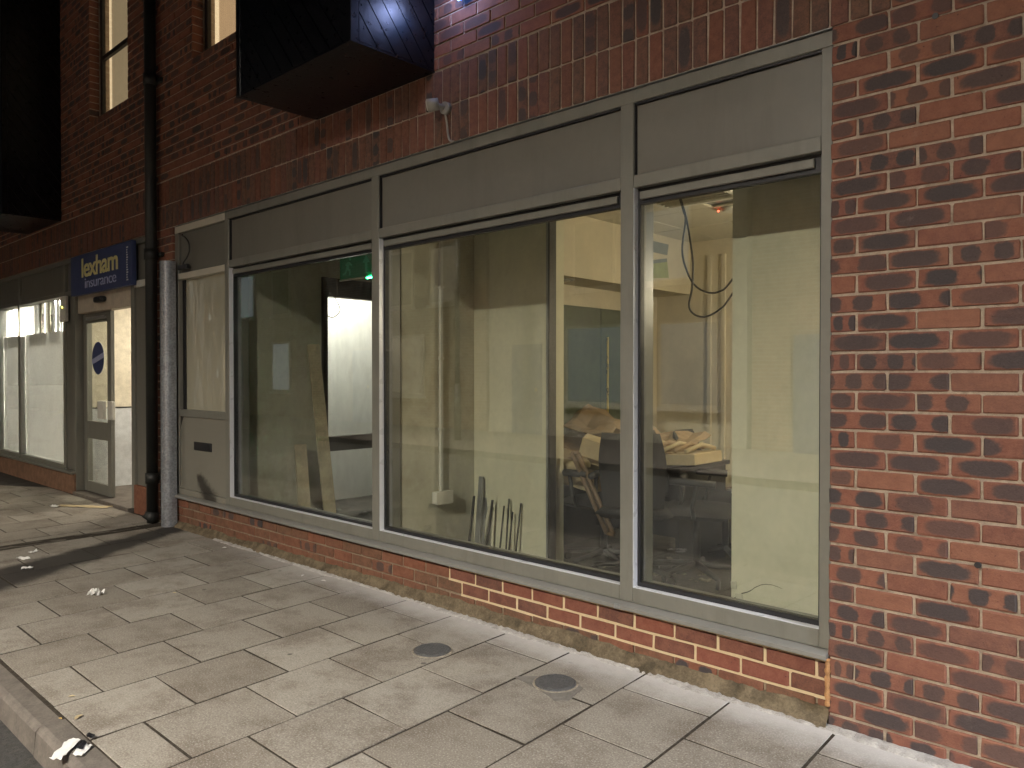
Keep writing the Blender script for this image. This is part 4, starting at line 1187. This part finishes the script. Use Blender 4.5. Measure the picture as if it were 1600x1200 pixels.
text('lettering', 'insurance', -9.22, -8.32, 2.352, .105, M['lilac'], sg, bold=-.004)
b = MB()
for i in range(14):
    z = 2.34 + i * .025
    b.box(-8.045, -8.045 + rng.uniform(.02, .045), -.0375, -.0355, z, z + .014)
b.build('small_print', M['paper'], sg)

# ================================================================== THINGS ON THE FACADE
dp = thing('drainpipe', (-7.34, -.075, 0), 'black cast drainpipe running up between the two shops', 'drainpipe')
pipe = MB().cyl((-7.345, -.078, -.01), (-7.345, -.078, 7.2), .052, n=20).build('pipe', M['black_metal'], dp)
for z in (.42, 2.52, 4.15, 5.9):
    MB().cyl((-7.345, -.078, z - .05), (-7.345, -.078, z + .05), .062, n=20).build('collar', M['black_metal'], dp)
    box('bracket', M['black_metal'], dp, -7.45, -7.24, -.03, .004, z - .02, z + .02, .003)
MB().tube([(-7.345, -.078, .10), (-7.345, -.085, .06), (-7.35, -.12, .02)], [.062, .066, .07], 14).build('shoe', M['black_metal'], dp)
gp = thing('pipe_guard', (-7.06, -.05, 0), 'galvanised steel half round guard standing against the brick strip', 'guard')
prof_g = []
for i in range(15):
    a = math.pi * i / 14
    prof_g.append((-7.062 + .073 * math.cos(a), -.03 - .082 * math.sin(a)))
inner = [(-7.062 + .069 * math.cos(math.pi * i / 14), -.03 - .078 * math.sin(math.pi * i / 14)) for i in reversed(range(15))]
gb = MB().prism([(-7.00, -.002), (-6.985, -.002)][:0] + [(-6.987, -.002)] + prof_g + [(-7.137, -.002)] + [(-7.133, -.002)] + inner + [(-6.991, -.002)], 2, .0, 2.43)
gb.build('channel', M['galv'], gp)
for z in (.25, .95, 1.6, 2.25):
    MB().ellipsoid((-7.062, -.112, z), (.007, .004, .007), 8, 5).build('bolt', M['steel'], gp)

sl = thing('security_light', (-3.35, 0, 2.94), 'small white round wall lamp head with cable above the shopfront', 'wall lamp')
MB().cyl((-3.325, -.002, 2.955), (-3.325, -.03, 2.955), .036, n=18).build('base', M['dull_white'], sl)
MB().tube([(-3.325, -.03, 2.955), (-3.335, -.055, 2.962), (-3.35, -.07, 2.968)], .014, 8).build('arm', M['dull_white'], sl)
MB().cyl((-3.335, -.06, 2.972), (-3.385, -.105, 2.962), .034, .037, 18).build('head', M['dull_white'], sl)
MB().cyl((-3.3855, -.1055, 2.962), (-3.389, -.109, 2.9612), .028, n=16).build('lens', M['white'], sl)
MB().tube(catmull([(-3.325, -.02, 2.925), (-3.318, -.012, 2.87), (-3.312, -.01, 2.81), (-3.298, -.008, 2.765), (-3.27, .0, 2.752)]), .0065, 7).build('cable', M['dull_white'], sl)

bl_ = thing('festive_light', (-3.16, -.04, 3.535), 'glowing blue festive light beside the black bay', 'festive light')
MB().ellipsoid((-3.165, -.045, 3.560), (.030, .022, .036), 12, 8).build('bulb', emis('blue_bulb', (.03, .20, 1.0), 5), bl_)
for i in range(7):
    a = i * 2 * math.pi / 7
    MB().ellipsoid((-3.165 + .045 * math.cos(a), -.052, 3.566 + .04 * math.sin(a)), (.008, .008, .008), 8, 5).build('facet', emis('blue_spark', (.15, .45, 1.0), 6) if i == 0 else bpy.data.materials['blue_spark'], bl_)
MB().cyl((-3.165, -.02, 3.565), (-3.165, .004, 3.565), .014, n=10).build('mount', M['gasket'], bl_)
MB().tube([(-3.165, -.015, 3.58), (-3.12, -.012, 3.72), (-3.02, -.012, 4.2)], .004, 6).build('wire', M['cable'], bl_)
pt = bpy.data.lights.new('glow', 'POINT'); pt.energy = BLUE_W; pt.color = (.42, .52, 1); pt.shadow_soft_size = .05
po = bpy.data.objects.new('glow', pt); col.objects.link(po); po.parent = bl_; po.location = (-.02, -.10, .06)

# ================================================================== ON THE PAVEMENT
def cover(x, y, label):
    t_ = thing('access_cover', (x, y, 0), label, 'cover', 'round covers in the pavement')
    MB().cyl((x, y, -.02), (x, y, .0035), .112, .104, 36).build('surround', M['ring'], t_)
    MB().cyl((x, y, .0), (x, y, .0075), .094, .094, 36).build('rim', M['iron'], t_)
    MB().cyl((x, y, .0078), (x, y, .0115), .088, .086, 36).build('lid', M['iron'], t_)
    k = 0
    for i in range(-5, 6):
        for j in range(-5, 6):
            px, py = i * .0155 + (.00775 if j % 2 else 0), j * .0145
            if px * px + py * py < .078 ** 2:
                box('stud', M['iron'], t_, x + px - .0045, x + px + .0045, y + py - .003, y + py + .003, .0116, .0134)
                k += 1
cover(-2.889, -.508, 'round iron cover in the pavement, left one of the pair')
cover(-2.172, -.403, 'round iron cover in the pavement, nearer the brick pier')
# mortar patch cut round the right cover
tag(MB().prism([(-2.36, -.47), (-2.19, -.30), (-2.05, -.36), (-2.02, -.50), (-2.06, -.545), (-2.12, -.52)], 2, -.02, .0022).build('mortar_patch', mat('grey_mortar_patch', (.17, .155, .135), .92, 0, .25, 30, .5, .004), pave), 'darker mortar patch round the right cover')

def litter(name, c, size, m, label, cat, seed, rz=0, n=8, amp=.35):
    def P(u, v):
        x, y = (u - .5) * size[0], (v - .5) * size[1]
        ed = 1 + .18 * mnoise.noise(Vector((u * 3 + seed, v * 3, 7)))
        z = .006 + size[2] * abs(mnoise.noise(Vector((u * 2.6 + seed, v * 2.6, seed)))) * 1.7
        q = Matrix.Rotation(rz, 3, 'Z') @ Vector((x * ed, y * ed, z))
        return Vector(c) + q
    g_ = [[P(i / n, j / n) for j in range(n + 1)] for i in range(n + 1)]
    mb_ = MB().grid(g_, False).grid([[p - Vector((0, 0, .0015)) for p in reversed(r_)] for r_ in g_], False)
    return tag(mb_.build(name, m), label, cat)
litter('paper_scrap', (-5.185, -1.305, 0), (.085, .06, .055), M['paper'], 'crumpled white paper scrap alone on the slabs', 'litter', 3, .6)
litter('paper_scrap', (-6.60, -1.335, 0), (.10, .05, .012), M['paper'], 'white paper scrap lying at the far side of the dark spill', 'litter', 5, .3)
litter('paper_scrap', (-6.25, -1.40, 0), (.07, .04, .02), M['paper'], 'small white paper scrap on the dark spill', 'litter', 8, 1.2)
litter('paper_scrap', (-6.78, -1.22, 0), (.06, .04, .02), M['paper'], 'tiny white scrap at the left picture edge', 'litter', 11, 1.9)
litter('flat_cardboard', (-8.75, -.22, 0), (.62, .10, .012), M['card2'], 'flattened strip of card lying before the insurance shop plinth', 'litter', 14, .55)
litter('flat_cardboard', (-8.98, -.42, 0), (.12, .07, .015), M['paper'], 'small pale card bit beside the flattened strip', 'litter', 15, .2)
wr = thing('wrapper', (-3.10, -2.06, 0), 'torn white and black plastic wrapper lying on the kerb', 'litter')
def wsheet(name, pts, m, z=.006, amp=.012):
    a, b_, c, d = [Vector((*p, z)) for p in pts]
    g_ = [[a.lerp(b_, u / 8).lerp(d.lerp(c, u / 8), v / 5) + Vector((0, 0, amp * abs(mnoise.noise(Vector((u * .9, v * .9, a.x * 9)))) * 1.6)) for v in range(6)] for u in range(9)]
    MB().grid(g_, True).grid([[p - Vector((0, 0, .001)) for p in reversed(r_)] for r_ in g_], True).build(name, m, wr)
wsheet('white_sheet', [(-3.045, -2.145), (-3.155, -2.045), (-3.190, -2.075), (-3.075, -2.175)], M['paper'])
wsheet('white_tail', [(-3.02, -2.085), (-3.075, -2.03), (-3.105, -2.055), (-3.05, -2.11)], M['paper'])
wsheet('black_patch', [(-3.085, -2.088), (-3.125, -2.05), (-3.10, -2.035), (-3.055, -2.07)], M['gasket'], .012)
wsheet('black_tab', [(-3.155, -2.03), (-3.175, -2.01), (-3.15, -1.995), (-3.13, -2.015)], M['gasket'], .010)
def leaf(x, y, z, s_, rz, label, m='leaf'):
    pr = [(-.5, 0), (-.25, .17), (.1, .2), (.5, 0), (.1, -.2), (-.25, -.17)]
    Rz = Matrix.Rotation(rz, 3, 'Z')
    v = [Vector((x, y, z)) + Rz @ Vector((a * s_, b_ * s_, abs(b_) * s_ * .5)) for a, b_ in pr]
    v += [p - Vector((0, 0, .001)) for p in v]
    return tag(MB().add(v, [(0, 1, 2, 3), (0, 3, 4, 5), (9, 8, 7, 6), (11, 10, 9, 6)] + [(i, (i + 1) % 6, 6 + (i + 1) % 6, 6 + i) for i in range(6)], False, False).build('fallen_leaf', M[m]), label, 'leaf')
leaf(-3.10, -2.20, -.09, .045, 1.1, 'yellow leaf caught below the kerb edge')
leaf(-3.42, -2.035, .004, .022, .3, 'orange brown leaf at the kerb joint')
leaf(-3.38, -1.98, .004, .05, 2.2, 'thin pale leaf on the slab nearest the kerb joint', 'card2')
leaf(-3.62, -1.93, .004, .03, .9, 'small pale leaf on the cut slab by the kerb', 'card2')
leaf(-5.83, -.13, .006, .035, .8, 'white scrap by the foot of the old plinth', 'paper')
leaf(-4.62, -.17, .006, .045, 2.2, 'white plaster flake by the plinth middle', 'paper')
leaf(-4.40, -.15, .006, .04, .4, 'second white plaster flake by the plinth middle', 'paper')
leaf(-4.86, -.95, .004, .03, .4, 'pale flake on a slab before the letterbox bay', 'card2')

# ================================================================== THE STREET BEHIND THE CAMERA
def street_lamp(at, foot, watts, c, size, blend, label, tilt=(0, 0), soft=.16):
    t_ = thing('street_lamp', (foot[0], foot[1], -.1), label, 'street lamp', 'street lamps')
    H = at[2] + .12
    MB().cyl((*foot, -.1), (*foot, 1.2), .075, .07, 16).build('post_base', M['black_metal'], t_)
    MB().cyl((*foot, 1.2), (*foot, H), .055, .04, 16).build('post', M['black_metal'], t_)
    MB().tube([(*foot, H), ((foot[0] + at[0]) / 2, (foot[1] + at[1]) / 2, H + .10), (at[0], at[1], H)], .03, 8).build('arm', M['black_metal'], t_)
    MB().box(at[0] - .13, at[0] + .13, at[1] - .28, at[1] + .28, at[2] + .03, at[2] + .13, .03).build('lantern', M['black_metal'], t_)
    MB().box(at[0] - .10, at[0] + .10, at[1] - .22, at[1] + .22, at[2] + .018, at[2] + .029).build('lens', emis('lamp_lens_%d' % int(at[0]), c, 25), t_)
    l = bpy.data.lights.new('lamp', 'SPOT'); l.energy = watts; l.color = c; l.spot_size = R(size); l.spot_blend = blend; l.shadow_soft_size = soft
    o = bpy.data.objects.new('lamp', l); col.objects.link(o); o.parent = t_; o.location = Vector((at[0], at[1], at[2] - .02)) - WL[t_]
    o.rotation_euler = (R(tilt[0]), R(tilt[1]), 0)
street_lamp(STREET_AT, (-1.4, -8.6), STREET_W, (1, .93, .82), 161, 1.0, 'street lamp across the road opposite the shop window', (0, 0), .10)
street_lamp(COOL_AT, (6.6, -2.0), COOL_W, (.88, .92, 1), 162, 1.0, 'cool white street lamp on the pavement to the right', (0, -6), .10)

street_lamp((-11.8, -6.6, 5.0), (-11.8, -7.9), 1100, (1, .88, .70), 152, 1.0, 'street lamp far down the road before the terraced houses', (0, 0), .10)  # unseen lamp added to even the light along the left pavement
st('pavement_opposite', M['kerb'], -60, 40, -60, -6.6, -.2, 0)
def house(x0, x1, y, z1, m, label, wins_, lit):
    h = thing('terraced_house', ((x0 + x1) / 2, y, 0), label, 'house', 'houses across the street')
    box('wall', m, h, x0, x1, y - 6, y, -.1, z1)
    MB().prism([(y + .25, z1 - .05), (y - 3, z1 + 2.2), (y - 6.25, z1 - .05)], 0, x0 - .02, x1 + .02).build('roof', mat('slate_roof', (.05, .05, .055), .7), h)
    for i, (wx, wz, ww, wh) in enumerate(wins_):
        w = box('window', M['white'], h, wx - .07, wx + ww + .07, y + .002, y + .05, wz - .07, wz + wh + .07)
        box('pane', lit if i in (0, 2, 3) else M['gasket'], w, wx, wx + ww, y + .0505, y + .056, wz, wz + wh)
        box('sill', M['white'], w, wx - .12, wx + ww + .12, y + .002, y + .12, wz - .14, wz - .072)
    dx_ = x0 + .8
    d = box('door', M['blue'], h, dx_, dx_ + .9, y + .002, y + .05, 0, 2.1)
    box('door_handle', M['brass'], d, dx_ + .75, dx_ + .8, y + .051, y + .08, 1.0, 1.08)
litw = emis('lit_house_window', (1, .82, .58), .16); litp = emis('lit_pale_window', (.75, .85, .85), .22)
house(-27, -19.6, -10.2, 5.6, M['opp_brick'], 'brick terraced house across the street with pale lit window', [(-23.2, .9, 1.0, 1.5), (-23.2, 3.4, 1, 1.4), (-25.5, 3.4, 1, 1.4)], litp)
house(-19.5, -13.2, -10.2, 5.4, M['opp_brick'], 'second brick terraced house across the street', [(-17.0, .9, 1.4, 1.5), (-17, 3.3, 1, 1.4), (-15.2, 3.3, 1, 1.4)], litw)
house(-13.1, -6.4, -10.2, 5.6, mat('pale_render_house', (.45, .42, .35), .9), 'pale rendered house across the street', [(-10.6, .8, 1.8, 1.6), (-10.4, 3.3, 1, 1.4), (-8.6, 3.3, 1, 1.4), (-8.2, .8, 1.2, 1.6)], litp)
house(-6.3, .5, -10.2, 5.4, M['opp_brick'], 'brick terraced house right across from the shop window', [(-3.8, .9, 1.4, 1.5), (-3.8, 3.3, 1, 1.4), (-1.8, 3.3, 1, 1.4)], litw)
